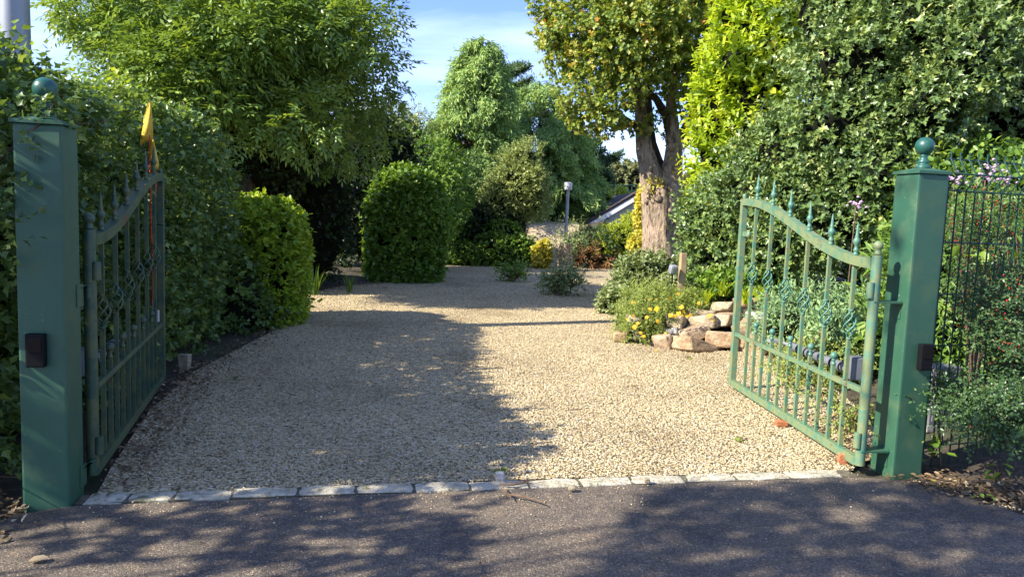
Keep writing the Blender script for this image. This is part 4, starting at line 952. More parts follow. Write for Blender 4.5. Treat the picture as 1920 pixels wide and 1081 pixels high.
shrub('ivy_mound', 'low bright ivy mound along the far left end of the drive', 'ivy', (c[0], 23, hz(c[0], 23)), [(D(870, 480, 22.9), np.array([.62, .4, .42])), (D(925, 470, 23.1), np.array([.7, .4, .55])), (D(975, 470, 23.3), np.array([.55, .4, .5])), (D(940, 440, 23.6), np.array([.7, .4, .45]))], LM['ivy'], 2400, 6, .075, .06, .1, 'rh', seed=103, with_core=.8)
c = D(1014, 480, 22.8)
shrub('variegated_shrub', 'small bright yellow variegated bush at the foot of the rising path', 'shrub', (c[0], 22.9, 0), [(D(1015, 482, 22.9), np.array([.30, .25, .34])), (D(1022, 465, 22.9), np.array([.2, .2, .2]))], LM['varieg'], 330, 6, .085, .055, .12, 'oval', seed=104, stems=3)
c = D(1165, 440, 24)
shrub('golden_shrub', 'bright yellow green bush in front of the house roof', 'shrub', (c[0], 24.6, hz(c[0], 24.6)), [(D(1160, 450, 24.6), np.array([.75, .5, .52])), (D(1138, 445, 25), np.array([.5, .4, .38])), (D(1185, 425, 25), np.array([.36, .4, .45])), (D(1125, 468, 24.2), np.array([.4, .4, .4]))], LM['chart'], 1700, 6, .085, .035, .16, 'rh', seed=105)
c = D(1205, 420, 20)
shrub('elaeagnus_shrub', 'tall narrow yellow variegated shrub against the left side of the maple trunk', 'shrub', (c[0], 19.6, hz(c[0], 19.6)), [(D(1205, 405, 19.6), np.array([.15, .25, .5])), (D(1202, 462, 19.4), np.array([.24, .3, .42])), (D(1205, 370, 19.7), np.array([.09, .2, .22]))], LM['varieg'], 620, 6, .085, .055, .12, 'oval', seed=106, stems=4, with_core=.5)
c = D(1100, 490, 23.3)
shrub('bracken_clump', 'rust brown and green fern clump beside the far drive edge', 'fern', (c[0], 23.6, 0), [(D(1090, 482, 23.6), np.array([.42, .3, .22])), (D(1130, 484, 23.8), np.array([.5, .3, .2])), (D(1115, 468, 24), np.array([.45, .3, .2]))], LM['rust'], 75, 7, .14, .03, .3, 'rh', seed=107, stems=4)
c = D(1120, 470, 23.9)
shrub('fern_bush', 'dark green fronded bush behind the rusty ferns', 'shrub', (c[0], 24.4, 0), [(D(1115, 462, 24.3), np.array([.75, .4, .6])), (D(1085, 470, 24.2), np.array([.4, .3, .5]))], LM['cypdark'], 900, 6, .11, .03, .2, 'rh', seed=108)
e0, e1_ = D(1082, 499, 24.1), D(1172, 497, 24.9)
ed = MB().box((0, 0, 0), (float(np.hypot(*(e1_ - e0)[:2])), .08, .17)).build('edging_board', M['wood_dark'], None, bevel=.008); ed.location = ((e0[0] + e1_[0]) / 2, 24.5, .075); ed.rotation_euler = (0, 0, math.atan2(e1_[1] - e0[1], e1_[0] - e0[0])); tag(ed, 'low brown edging board along the far end of the drive', 'edging')
# leafy stump beside the path
c = D(1058, 497, 22.4); sx, sy = c[0], 22.4
st_ = thing('tree_stump', 'short gnarled pale tree stump with leafy shoots by the rising path', 'tree stump', (sx, sy, -.03))
MB().tube([(0, 0, 0), (.02, 0, .3), (-.01, 0, .6), (0.02, 0, .84)], [.27, .22, .21, .19], 18, jit=lambda i, k: 1 + .10 * math.sin(k * 2.7 + i) + .05 * math.sin(k * 5.1)).build('trunk', M['bark'], st_)
P, Dn = ell_points([(np.array([sx, sy - .1, .7]), np.array([.42, .3, .45])), (np.array([sx + .3, sy, 1.1]), np.array([.35, .3, .4]))], 210, np.random.default_rng(5), .3)
put_leaves('foliage', st_, LM['silver'], [sprigs(P, Dn, 6, .2, .06, .04, .3, .6)], 'rh')
# low shrubs sprawling at the drive's middle
for i, (px, py, wpx, hpx, lb) in enumerate(((960, 527, 66, 34, 'small low green shrub growing out of the far gravel'), (1052, 553, 92, 54, 'larger low grey green shrub growing in the middle of the drive'))):
    g_ = G(px, py); sc = g_[1] / 1400; wv, hv = wpx * sc / 2, hpx * sc
    shrub('low_shrub', lb, 'shrub', (g_[0], g_[1], 0), [(np.array([g_[0], g_[1], hv * .5]), np.array([wv * .75, wv * .6, hv * .5])), (np.array([g_[0] + wv * .4, g_[1], hv * .6]), np.array([wv * .55, wv * .5, hv * .42])), (np.array([g_[0] - wv * .5, g_[1], hv * .45]), np.array([wv * .5, wv * .5, hv * .3]))], LM['ivy'] if i == 0 else LM['silver'], 200 + 170 * i, 6, .06, .036, .2, 'oval', seed=111 + i, stems=12, with_core=0, shell=.6, la=.5, inner=0, spread=.8)

# ------------------------------------------------------------------ house
hb = D(1110, 414, 28.6); hr_ = D(1197, 362, 28.6)
house = thing('house', 'low house gable with dark tiled roof and white barge board', 'house', (hb[0], 28.6, 0))
rx_, rz_ = hr_[0] - hb[0], hr_[2]; ez = hb[2]; slope = (rz_ - ez) / rx_
dep = 8.0
MB().add([(.15, .12, -.3), (2 * rx_ - .15, .12, -.3), (2 * rx_ - .15, .12, ez - .05), (rx_, .12, rz_ - .2), (.15, .12, ez - .05), (.15, dep, -.3), (2 * rx_ - .15, dep, -.3), (2 * rx_ - .15, dep, ez - .05), (rx_, dep, rz_ - .2), (.15, dep, ez - .05)], [(0, 1, 2, 3, 4), (9, 8, 7, 6, 5), (0, 4, 9, 5), (1, 6, 7, 2), (4, 3, 8, 9), (3, 2, 7, 8)]).build('wall', M['wall'], house)
def slab(mb, x0, z0, x1, z1, y0, y1, th):
    n = np.array([-(z1 - z0), x1 - x0]); n = n / np.linalg.norm(n) * th
    vs = [(x, y, z) for y in (y0, y1) for x, z in ((x0, z0), (x1, z1), (x1 + n[0], z1 + n[1]), (x0 + n[0], z0 + n[1]))]
    mb.add(vs, [(0, 1, 2, 3), (7, 6, 5, 4), (0, 4, 5, 1), (1, 5, 6, 2), (2, 6, 7, 3), (3, 7, 4, 0)])
rf_ = MB(); slab(rf_, -.25, ez - .25 * slope, rx_, rz_, -.12, dep + .1, .07); slab(rf_, rx_, rz_, 2 * rx_ + .25, ez - .25 * slope, -.12, dep + .1, .07)
roof = rf_.build('roof', M['tile'], house)
for i in range(9):
    f = i / 9; tm = MB(); x0 = -.25 + (rx_ + .25) * f; x1 = x0 + (rx_ + .25) / 9 * 1.12; z = lambda x: ez + slope * x + .085
    slab(tm, x0, z(x0) + .012, min(x1, rx_ - .01), z(min(x1, rx_ - .01)), -.15, .25, .025); tm.build('tile', M['tile'], roof)
bb = MB(); slab(bb, -.12, ez - .12 * slope - .22, rx_ + .05, rz_ - .19, -.10, -.07, .17); bb.build('barge_board', M['white'], house)
bb = MB(); slab(bb, rx_ + .06, rz_ - .20, 2 * rx_ + .12, ez - .12 * slope - .22, -.10, -.07, .17); bb.build('barge_board', M['white'], house)
MB().tube([(-.30, -.14, ez - .22), (-.30, dep, ez - .22)], .06, 10).build('gutter', M['black'], house)
MB().tube([(-.26, -.02, ez - .26), (-.05, .05, ez - .5), (-.05, .05, 0)], .035, 8).build('downpipe', M['white'], house)
# far green railing
fr = D(1145, 348, 46); f2 = D(1215, 346, 46)
rl = thing('green_railing', 'thin green metal railing seen above the house roof', 'railing', (fr[0], 46, hz(fr[0], 46)))
zb = hz(fr[0], 46)
for q in np.linspace(0, f2[0] - fr[0], 8): MB().tube([(q, 0, 0), (q, 0, fr[2] - zb)], .03, 6).build('post', M['fence'], rl)
for q in (0, .35): MB().tube([(0, 0, fr[2] - zb - q), (f2[0] - fr[0], 0, f2[2] - zb - q)], .03, 6).build('rail', M['fence'], rl)
# garden lamp post
lp_ = D(1065, 347, 24.3); zl = hz(lp_[0], 24.3)
lamp = thing('lamp_post', 'slim grey garden lamp post with a drum shaped head', 'lamp post', (lp_[0], 24.3, zl))
MB().tube([(0, 0, 0), (0, 0, lp_[2] - zl - .12)], .055, 14).build('pole', M['galv'], lamp)
MB().lathe([(.05, 0), (.13, .005), (.135, .02), (.135, .22), (.13, .24), (.05, .255)], (0, 0, lp_[2] - zl - .16), 20).build('lamp_head', M['white_plastic'], lamp)

# ================================================================== MAPLE
def maple():
    rng = np.random.default_rng(121); y0 = 17.4; b = D(1238, 512, y0); b[2] = hz(b[0], y0)
    root = thing('maple_tree', 'mature maple with thick forked pale trunk and browning leaf tips', 'tree', b)
    L_ = lambda px, py, dy=0.0: D(px, py, y0 + dy) - b
    jit = lambda i, k: 1 + .03 * (k % 2) + .06 * math.sin(k * 1.1 + i * .8) + .05 * math.sin(k * 4.1 - i * .5) + .03 * math.sin(i * 2.2)
    tr = MB(); pts = [L_(1238, 530), L_(1238, 500), L_(1239, 470), L_(1240, 440), L_(1240, 410), L_(1240, 380), L_(1240, 355), L_(1240, 335)]
    tr.tube(pts, [.60, .48, .42, .40, .40, .41, .42, .30], 44, jit=jit)
    for px, py, dy, r in ((1222, 350, -.28, .13), (1262, 352, -.25, .12), (1235, 372, -.36, .10), (1255, 395, -.36, .07), (1214, 375, -.2, .1), (1243, 342, -.3, .13)):   # burrs
        cc = L_(px, py, dy); tr.lathe([(max(.003, r * math.sin(t)), -r * math.cos(t)) for t in np.linspace(.1, math.pi - .1, 7)], tuple(cc), 9)
    tr.build('trunk', M['bark'], root)
    limbs = [([(1234, 385, 0), (1222, 335, 0), (1215, 305, 0), (1208, 280, 0), (1205, 250, .1), (1200, 200, .2), (1185, 120, .3), (1170, 40, .4)], [.28, .27, .22, .19, .17, .14, .10, .05]),
             ([(1246, 385, 0), (1258, 332, 0), (1262, 300, 0), (1264, 270, .1), (1260, 240, .1), (1258, 190, .1), (1270, 110, .0), (1280, 20, -.2)], [.28, .26, .21, .18, .16, .13, .09, .04]),
             ([(1240, 345, .25), (1240, 325, .3), (1232, 300, .35), (1222, 270, .4), (1218, 240, .5), (1215, 180, .6), (1230, 90, .8)], [.18, .15, .13, .12, .11, .08, .04]),
             ([(1258, 260, .1), (1248, 215, 0), (1230, 185, -.2), (1205, 165, -.4), (1150, 140, -.6)], [.10, .09, .075, .06, .02]),
             ([(1206, 255, .1), (1190, 235, -.1), (1160, 215, -.3), (1110, 195, -.4)], [.09, .07, .05, .02]),
             ([(1264, 275, .1), (1285, 240, .2), (1305, 200, .2), (1330, 120, .3)], [.11, .09, .07, .03])]
    for pl, rr in limbs:
        MB().tube([L_(*p) for p in pl], rr, 12, jit=jit).build('limb', M['bark'] if rr[0] > .2 else M['bark_dark'], root)
    cl = [(D(px, py, y0 + dy), np.array([r, r, r * .72])) for px, py, dy, r in
          ((1045, 20, 0, .6), (1075, 70, -.3, .7), (1060, 120, .2, .55), (1100, 170, -.4, .65), (1110, 220, 0, .5), (1262, 262, .35, .2), (1290, 255, .3, .26), (1248, 222, .4, .26), (1215, 232, -.35, .2), (1150, 205, -.8, .55), (1140, 240, -.4, .26), (1180, 240, -.5, .2), (1095, 222, .4, .35), (1068, 205, .0, .34), (1120, 20, -.8, .8), (1140, 110, -.9, .75),
           (1180, 60, -1.2, .85), (1185, 140, -1.1, .62), (1230, 20, -1.3, .8), (1245, 100, -1.2, .75), (1290, 60, -.9, .8), (1300, 150, -.6, .7), (1325, 225, .4, .42), (1345, 30, -.3, .7), (1340, 110, .2, .7), 
           (1200, -40, -.8, .9), (1100, -40, 0, .8), (1290, -40, -.4, .9), (1180, 100, .8, 1.0), (1260, 120, 1.0, 1.0), (1120, 120, .9, .9), (1200, 10, 1.2, 1.1), (1280, 10, 1.0, 1.1), (1060, 60, .6, .7), (1200, -120, 0, 1.3), (1120, -110, .2, 1.0), (1280, -120, 0, 1.1), (1200, -200, 0, 1.0), (1035, 75, .1, .33), (1025, 15, .1, .35), (1290, 195, -.4, .36))]
    P, Dn = ell_points(cl, 10500, rng, .30, 121, la=.36)
    put_leaves('foliage', root, LM['maple'], [sprigs(P, Dn, 7, .15, .088, .078, .25, .65, .25, rng)], 'rh')
    P, Dn = ell_points([(D(1215, 355, y0 - .4), np.array([.12, .1, .25])), (D(1232, 345, y0 - .45), np.array([.2, .08, .12])), (D(1275, 300, y0 - .2), np.array([.15, .15, .5])), (D(1282, 350, y0 - .2), np.array([.15, .15, .4]))], 130, rng, .3)
    put_leaves('epicormic_shoots', root, LM['varieg'], [sprigs(P, Dn, 5, .10, .05, .04, .2, .6)], 'oval')
maple()

# ================================================================== RIGHT SIDE: laurel, holly
gb = D(1400, 480, 14.2)
shrub('golden_laurel', 'tall golden yellow green laurel between the maple and the holly', 'tree', (gb[0], 14.4, hz(gb[0], 14.4)),
      [(D(px, py, y), np.array([r, r * .9, r])) for px, py, y, r in ((1345, 360, 13.8, .42), (1345, 300, 13.8, .50), (1350, 235, 13.8, .55), (1362, 180, 13.8, .60), (1390, 130, 13.6, .65), (1420, 70, 13.6, .70), (1455, 15, 13.6, .75), (1450, 110, 13.4, .65), (1480, 60, 13.4, .6), (1425, 190, 13.4, .62), (1400, 250, 13.5, .55), (1380, 310, 13.6, .5), (1420, -40, 13.8, .7), (1500, -30, 13.8, .8), (1460, -100, 14, 1.0), (1440, 100, 14.6, 1.0), (1410, 250, 14.6, .9), (1400, 400, 14.4, .8), (1375, 30, 13.8, .35), (1325, 165, 13.8, .2), (1318, 415, 13.7, .25))],
      LM['gold'], 4300, 6, .125, .062, .26, 'oval', seed=131, up=.9, spread=.5, stems=9, with_core=.62, singles=300, la=.2, inner=.1)
hb_ = (5.4, 11.6)
hcl = [(np.array([5.7, 11.6, 3.6]), np.array([2.1, 1.5, 2.3]), 2.6), (np.array([7.3, 11.2, 3.8]), np.array([1.5, 1.4, 2.3]), 3.2), (D(1370, 440, 11.4), np.array([.75, .7, .85])), (D(1420, 380, 11), np.array([.8, .7, .8])), (D(1480, 300, 10.8), np.array([.8, .7, .8])), (D(1560, 240, 10.4), np.array([.75, .7, .7])), (D(1600, 120, 10.4), np.array([.8, .7, .7])), (D(1700, 60, 10.4), np.array([.9, .7, .7])), (D(1560, 420, 10.2), np.array([.85, .7, .65])), (D(1470, 440, 10.6), np.array([.75, .7, .7])), (D(1330, 400, 11.6), np.array([.45, .5, .5])), (D(1640, 330, 9.9), np.array([.7, .6, .5])), (D(1790, 120, 10), np.array([.8, .7, .7])), (D(1740, 200, 9.9), np.array([.7, .6, .5])), (D(1340, 480, 11.6), np.array([.55, .5, .45])), (D(1680, 420, 9.8), np.array([.6, .6, .6])), (D(1560, 30, 11), np.array([.8, .7, .8])), (D(1640, -40, 11), np.array([1.1, .8, .8])), (D(1800, -20, 10.6), np.array([1.0, .8, .8])), (D(1500, 370, 10.4), np.array([.5, .5, .4])), (D(1540, 330, 10.3), np.array([.45, .4, .35]))]
holly = shrub('holly_tree', 'huge glossy dark green holly filling the right side behind the gate', 'tree', (hb_[0], hb_[1], hz(*hb_)), hcl, LM['holly'], 14500, 6, .080, .054, .18, 'lobe', seed=132, shell=.2, stems=12, with_core=.56, la=.26, inner=.10, singles=300, up=.3, keep=lambda q: (lump(q, 1.25, 77, 2) > -.62))
rh = np.random.default_rng(133); P, Dn = ell_points(hcl, 560, rh, .06, 132, la=.26); ok_ = lump(P, .9, 14, 2) > .1
put_leaves('bright_young_shoots', holly, LM['olive'], [sprigs(P[ok_] + Dn[ok_] * .05, Dn[ok_], 7, .24, .07, .042, .5, .5, 0, rh)], 'lobe')
shrub('vine_tree', 'loose yellow green broad leaved tree at the far right edge beside the mast', 'tree', (9.2, 12.2, hz(9.2, 12.2)), [(D(1900, 40, 11.6), np.array([.45, .5, .5])), (D(1880, 100, 11.4), np.array([.4, .4, .4])), (D(1925, 120, 11.6), np.array([.5, .5, .5])), (D(1910, 170, 11.6), np.array([.3, .4, .3])), (D(1870, 250, 11.2), np.array([.7, .5, .35])), (D(1935, 260, 11.4), np.array([.6, .5, .3])), (D(1900, 330, 11.6), np.array([1.0, .6, .7]))], LM['ash'], 620, 6, .12, .08, .26, 'oval', seed=133, shell=.35, with_core=0, la=.3)

# low planting behind the right gate
def low(name, label, cat, px, py, y, w_, h, mat, n, Ln, Wd, ls, shape, seed, **kw):
    c = D(px, py, y); g_ = hz(c[0], y); return shrub(name, label, cat, (c[0], y, g_), [(np.array([c[0], y, g_ + h * .55]), np.array([w_, w_ * .7, h * .5])), (np.array([c[0] + w_ * .5, y + .1, g_ + h * .45]), np.array([w_ * .6, w_ * .5, h * .45])), (np.array([c[0] - w_ * .5, y - .1, g_ + h * .4]), np.array([w_ * .6, w_ * .5, h * .4]))], mat, n, 6, Ln, Wd, ls, shape, seed=seed, **kw)
low('juniper_bush', 'spreading blue green juniper behind the middle of the right gate', 'shrub', 1540, 530, 8.9, .75, .75, LM['juniper'], 1900, .055, .016, .17, 'rh', 141, up=.1, shell=.35)
low('juniper_bush', 'low feathery juniper just left of the right gate pillar', 'shrub', 1630, 545, 8.0, .55, .62, LM['juniper'], 1300, .055, .016, .17, 'rh', 142, up=.1, shell=.35)
low('cotoneaster_bush', 'low cotoneaster with red berries behind the gate knobs', 'shrub', 1560, 620, 7.7, .55, .42, LM['feather'], 900, .035, .018, .14, 'rh', 143, up=.1, shell=.4)
low('small_leaved_shrub', 'green and white leaved shrub at the maple foot left of the wooden post', 'shrub', 1215, 540, 13.0, .62, .78, LM['silver'], 1250, .055, .034, .14, 'oval', 144, shell=.3, with_core=.6)
low('small_leaved_shrub', 'lower spreading green and white leaved shrub touching the drive edge', 'shrub', 1165, 560, 12.6, .36, .48, LM['silver'], 560, .055, .034, .14, 'oval', 145, shell=.35, with_core=.55)
low('small_leaved_shrub', 'small leaved shrub directly behind the yellow flowers', 'shrub', 1300, 560, 10.9, .5, .45, LM['silver'], 640, .05, .03, .13, 'oval', 146, shell=.35, with_core=.55)
low('ground_ivy', 'dark leafy groundcover at the foot of the holly', 'groundcover', 1400, 545, 10.7, .8, .3, LM['hedge2'], 700, .06, .045, .1, 'oval', 147)

# feathery yellow-flowered bush
fb_ = G(1215, 640); g_ = 0.0
cl = [(np.array([fb_[0] - .02, fb_[1] + .15, .24]), np.array([.42, .30, .32])), (np.array([fb_[0] + .42, fb_[1] + .45, .38]), np.array([.42, .3, .24])), (np.array([fb_[0] - .2, fb_[1] - .05, .1]), np.array([.22, .2, .14])), (np.array([fb_[0] + .05, fb_[1] + .5, .45]), np.array([.35, .3, .25])), (np.array([fb_[0] + .75, fb_[1] + .7, .42]), np.array([.3, .3, .2]))]
yb = shrub('flowering_bush', 'feathery low bush with yellow flowers spilling over the rocks onto gravel', 'shrub', (fb_[0], fb_[1], 0), cl, LM['feather'], 2500, 8, .044, .010, .17, 'rh', seed=151, shell=.45, with_core=.4, stems=10, up=.3)
flw = MB(); rq = random.Random(3)
for _ in range(11):
    an, rr = rq.uniform(0, 6.28), rq.uniform(0, .03); cx_, cy_, cz_ = rr * math.cos(an), rr * math.sin(an), rq.uniform(-.008, .014)
    for k in range(5):
        a = k * 1.2566 + an; dx, dy = math.cos(a), math.sin(a)
        flw.add([(cx_, cy_, cz_), (cx_ + dx * .010 - dy * .006, cy_ + dy * .010 + dx * .006, cz_ + .005), (cx_ + dx * .017, cy_ + dy * .017, cz_ + .003), (cx_ + dx * .010 + dy * .006, cy_ + dy * .010 - dx * .006, cz_ + .005)], [(0, 1, 2, 3)])
flm = flw.mesh('flower')
for i, (x, y) in enumerate(((255, 487), (455, 460), (395, 457), (640, 410), (570, 447), (400, 540), (458, 537), (665, 522), (690, 565), (665, 590), (640, 575), (610, 600), (575, 592), (715, 600), (740, 587), (255, 595), (372, 607), (460, 640), (295, 660), (270, 690), (205, 625), (320, 740), (810, 490), (870, 485), (905, 595), (930, 630), (445, 893), (360, 930), (530, 745), (345, 770), (150, 930), (680, 545))):
    px, py = 1130 + x / 4.503, 460 + y / 4.503; yy = 9.15 + (.75 if py < 575 else .25) - max(0, (py - 620) * .008)
    o = link('flower', flm, yb, M['yflower']); o.location = tuple(D(px, py, yy) - fb_ * [1, 1, 0]); s_ = rq.uniform(.5, .95); o.scale = (s_,) * 3; o.rotation_euler = (rq.uniform(.3, 1.1), rq.gauss(0, .3), rq.uniform(-.6, .6))

# strap-leaved perennials (whorls of bright leaves)
def tuft(name, label, cat, base, n, Ln, wd, mat, seed, arch=.9, spread=.9, group=None, lean=(0, 0)):
    rng = np.random.default_rng(seed); root = thing(name, label, cat, base, 0, group)
    vs = []; lo = []; st = []; rn = []; k = 5
    for i in range(n):
        ph = rng.uniform(0, 6.28); t = np.linspace(0, 1, k); l = Ln * rng.uniform(.65, 1.1); out = spread * rng.uniform(.4, 1.1)
        x = l * (out * (t * .5 + t * t * .5)); z = l * (t - arch * .55 * out * t ** 2.4)
        d = np.array([math.cos(ph), math.sin(ph)]); b0 = rng.normal(0, .02, 2); wv = wd * np.array([.5, 1, .9, .6, .05]) * .5
        o = len(vs)
        for j in range(k):
            c = np.array([b0[0] + d[0] * x[j] + lean[0] * t[j], b0[1] + d[1] * x[j] + lean[1] * t[j], z[j]]); sdv = np.array([-d[1], d[0], 0]) * wv[j]
            vs += [c - sdv, c + sdv]
        for j in range(k - 1): lo += [o + 2 * j, o + 2 * j + 1, o + 2 * j + 3, o + 2 * j + 2]; st.append(len(lo) - 4); rn.append(0)
        rn[-(k - 1):] = [min(1, max(0, rng.normal(.5, .18)))] * (k - 1)
    npmesh('leaf_blades', np.array(vs), np.array(lo), np.array(st), mat, root, 'stuff', np.array(rn)); return root
for i, (px, py, y, sz_, lb) in enumerate(((1357, 528, 10.2, .26, 'bright green spiky leaf rosette right of the wooden post, highest one'), (1268, 549, 10.4, .26, 'bright green spiky leaf rosette beside the grey spotlight'), (1300, 560, 10.2, .22, 'bright green spiky leaf rosette behind the largest yellow flower cluster'), (1325, 545, 10.2, .24, 'bright green spiky leaf rosette between its two neighbours above the rocks'), (1400, 545, 10.0, .24, 'bright green spiky leaf rosette seen through the first gate bars'), (1425, 540, 9.9, .22, 'bright green spiky leaf rosette behind the second gate bar'))):
    c = D(px, py, y); g_ = hz(c[0], y)
    tuft('leaf_rosette', lb, 'plant', (c[0], y, max(g_, c[2] - sz_ * .75)), 30, sz_ * 1.15, .035, LM['gold'], 160 + i, arch=.7, spread=.75)
for i, (px, py, ln, lb) in enumerate(((590, 553, .62, 'taller clump of dark grass blades at the shaded drive edge'), (655, 548, .42, 'shorter upright grass clump left of the taller clipped shrub'))):
    g_ = G(px, py); tuft('grass_clump', lb, 'grass', (g_[0], g_[1], hz(g_[0], g_[1])), 34 - 14 * i, ln, .022, LM['hedge2'], 170 + i, arch=.5, spread=.45)

# wooden post, spotlight and plank
c = D(1278, 530, 10.5); pz = hz(c[0], 10.5)
po = thing('wooden_post', 'short sunlit wooden post beside the maple trunk', 'post', (c[0], 10.5, pz))
MB().box((0, 0, (D(1278, 474, 10.5)[2] - pz) / 2 - .05), (.085, .085, D(1278, 474, 10.5)[2] - pz + .1), .2).build('timber', M['wood'], po, bevel=.006)
c = D(1262, 505, 10.4)
sl = thing('spotlight', 'small grey garden spotlight left of the wooden post', 'spotlight', (c[0], 10.4, hz(c[0], 10.4)))
zc = c[2] - hz(c[0], 10.4)
MB().tube([(0, .02, 0), (0, .02, zc - .03)], .012, 8).build('stake', M['black'], sl)
MB().box((0, 0, zc), (.11, .10, .13), .3, Matrix.Rotation(.3, 3, 'X')).build('lamp_body', M['galv'], sl, bevel=.03)
c = D(1305, 537, 12.4)
MBp = MB().box((0, 0, 0), (1.0, .07, .16)); pk = MBp.build('timber_plank', M['wood_dark'], None, bevel=.008); pk.location = (c[0], 12.4, max(c[2], hz(c[0], 12.4) + .08)); pk.rotation_euler = (0, 0, .15)
tag(pk, 'weathered brown timber edging plank lying right of the wooden post', 'plank')

# ------------------------------------------------------------------ rockery
def rock_mesh(sx, sy, sz_, seed):
    rr = random.Random(seed); bm = bmesh.new()
    for a in (-1, 1):
        for b in (-1, 1):
            for c in (-1, 1):
                bm.verts.new((a * sx * rr.uniform(.62, 1.0), b * sy * rr.uniform(.6, 1.0), c * sz_ * rr.uniform(.55, 1.0)))
    for _ in range(9):
        v = Vector((rr.gauss(0, 1), rr.gauss(0, 1), rr.gauss(0, 1))).normalized() * rr.uniform(.9, 1.08); bm.verts.new((v.x * sx, v.y * sy, v.z * sz_))
    r_ = bmesh.ops.convex_hull(bm, input=bm.verts)
    bmesh.ops.delete(bm, geom=list({g for g in r_['geom_interior'] + r_['geom_unused'] if isinstance(g, bmesh.types.BMVert)}), context='VERTS')
    bmesh.ops.dissolve_limit(bm, angle_limit=.22, verts=bm.verts, edges=bm.edges)
    bmesh.ops.bevel(bm, geom=list(bm.edges), offset=min(sx, sy, sz_) * .11, segments=1, affect='EDGES')
    bmesh.ops.triangulate(bm, faces=bm.faces)
    bmesh.ops.subdivide_edges(bm, edges=bm.edges, cuts=2, use_grid_fill=True)
    P = np.array([v.co[:] for v in bm.verts]); k = 1.0 / max(sx, sy, sz_)
    amp = 1 + .055 * lump(P * k, 3.2, seed, 4)
    for v, a in zip(bm.verts, amp): v.co *= float(a)
    me = bpy.data.meshes.new('rock'); bm.to_mesh(me); bm.free(); return me
ROCKS = [  # px, py of the foot, width and height in photo pixels, tone, label, extra depth
    (1165, 640, 27, 20, 'orange', 'small orange rock lying leftmost on the gravel edge'), (1192, 640, 28, 18, 'buff', 'flat buff rock under the trailing flower stems'),
    (1190, 605, 24, 14, 'buff', 'pale rock showing left behind the yellow flowers'), (1272, 618, 34, 30, 'buff', 'pale angular rock with a shadowed crack below the big flower cluster'), (1265, 642, 32, 26, 'grey', 'grey buff tilted rock wedged beside the largest orange slab'), (1245, 652, 20, 24, 'pink', 'small upright pinkish rock at the left toe of the rockery'),
    (1302, 662, 92, 26, 'orange', 'largest flat orange slab facing the drive'), (1303, 636, 50, 24, 'pink', 'pinkish slanted rock right above the largest orange slab'), (1320, 598, 50, 16, 'buff', 'long low buff rock topping the rockery'), (1322, 616, 52, 24, 'buff', 'rounded buff rock below the long low topping rock'),
    (1356, 652, 58, 32, 'orange', 'big orange rock just left of the gate stile'), (1364, 612, 54, 26, 'pink', 'pale pink rock left of the gate stile at mid height'), (1370, 588, 60, 20, 'buff', 'wide buff rock half behind the gate stile, upper row'), (1408, 580, 62, 22, 'orange', 'pale orange rock behind the first gate bars, upper row'),
    (1432, 618, 60, 34, 'grey', 'light grey white rock seen between the gate bars'), (1474, 626, 44, 28, 'grey', 'darker grey rock right of the light grey white rock'), (1400, 626, 44, 24, 'pink', 'pink rock low behind the first gate bars'), (1430, 655, 84, 30, 'pink', 'broad pinkish flat rock low behind the gate, by the gravel'), (1388, 650, 34, 22, 'orange', 'small orange rock touching the gate stile'),
    (1500, 668, 74, 44, 'orange', 'broad orange rock above the gate opener tube'), (1572, 690, 84, 66, 'orange', 'tall orange rock behind the gate opener housing'), (1480, 645, 40, 26, 'buff', 'buff rock left of the broad orange rock'), (1530, 620, 54, 24, 'buff', 'buff rock under the red berried shrub'), (1625, 700, 50, 50, 'pink', 'pinkish rock hidden behind the hinge stile')]
for i, (px, py, wp, hp, tone, lb) in enumerate(ROCKS):
    if px < 1290 and py > 600: yd = G(px, max(py, 640))[1] - .05
    elif px <= 1450: yd = 9.28 + max(0, 655 - py) * .012
    else: yd = 8.75 if px < 1560 else 8.0
    g_ = D(px, py, yd)
    sc = g_[1] / 1400; sx = wp * sc / 2; szz = hp * sc / 2
    o = link('rock', rock_mesh(sx * 1.22, max(sx * .85, .14), szz * 1.25, 300 + i), None, M['rock_' + tone]); o.location = (g_[0], g_[1] + .08, g_[2] + szz * .80)
    o.rotation_euler = (random.Random(i).uniform(-.4, .1), random.Random(i + 50).uniform(-.3, .3), random.Random(i + 99).uniform(-.9, .9))
    tag(o, lb, 'rock', 'rocks of the rockery')

# ================================================================== MESH FENCE AND PLANTING BESIDE THE RIGHT PILLAR
fo = np.array([2.84, 5.0]); fd = np.array([.955, .297]); fd /= np.linalg.norm(fd)
fence = thing('wire_fence', 'dark green wire mesh fence panel with folded top right of the pillar', 'fence', (fo[0], fo[1], hz(fo[0], fo[1])), math.atan2(fd[1], fd[0]))
rw = .0055; vm = MB(); vm.tube([(0, 0, 0), (0, 0, 1.90), (0, -.065, 2.0), (0, .0, 2.10), (0, .0, 2.15)], rw, 6)
wire = vm.mesh('upright_wire'); wire.materials.append(M['fence'])
for i in range(33):
    o = link('upright_wire', wire, fence); o.location = (.03 + i * .078, 0, 0)
hm = MB(); hm.tube([(0, 0, 0), (2.54, 0, 0)], rw, 6); hwm = hm.mesh('cross_wire'); hwm.materials.append(M['fence'])
for z, y in ((.15, .006), (.5, .006), (.85, .006), (1.2, .006), (1.55, .006), (1.895, .006), (2.0, -.072), (2.10, .006)):
    o = link('cross_wire', hwm, fence); o.location = (0, y, z)
for x in (-.02, 2.56): MB().box((x, .035, .95), (.05, .05, 1.9)).build('post', M['fence'], fence)
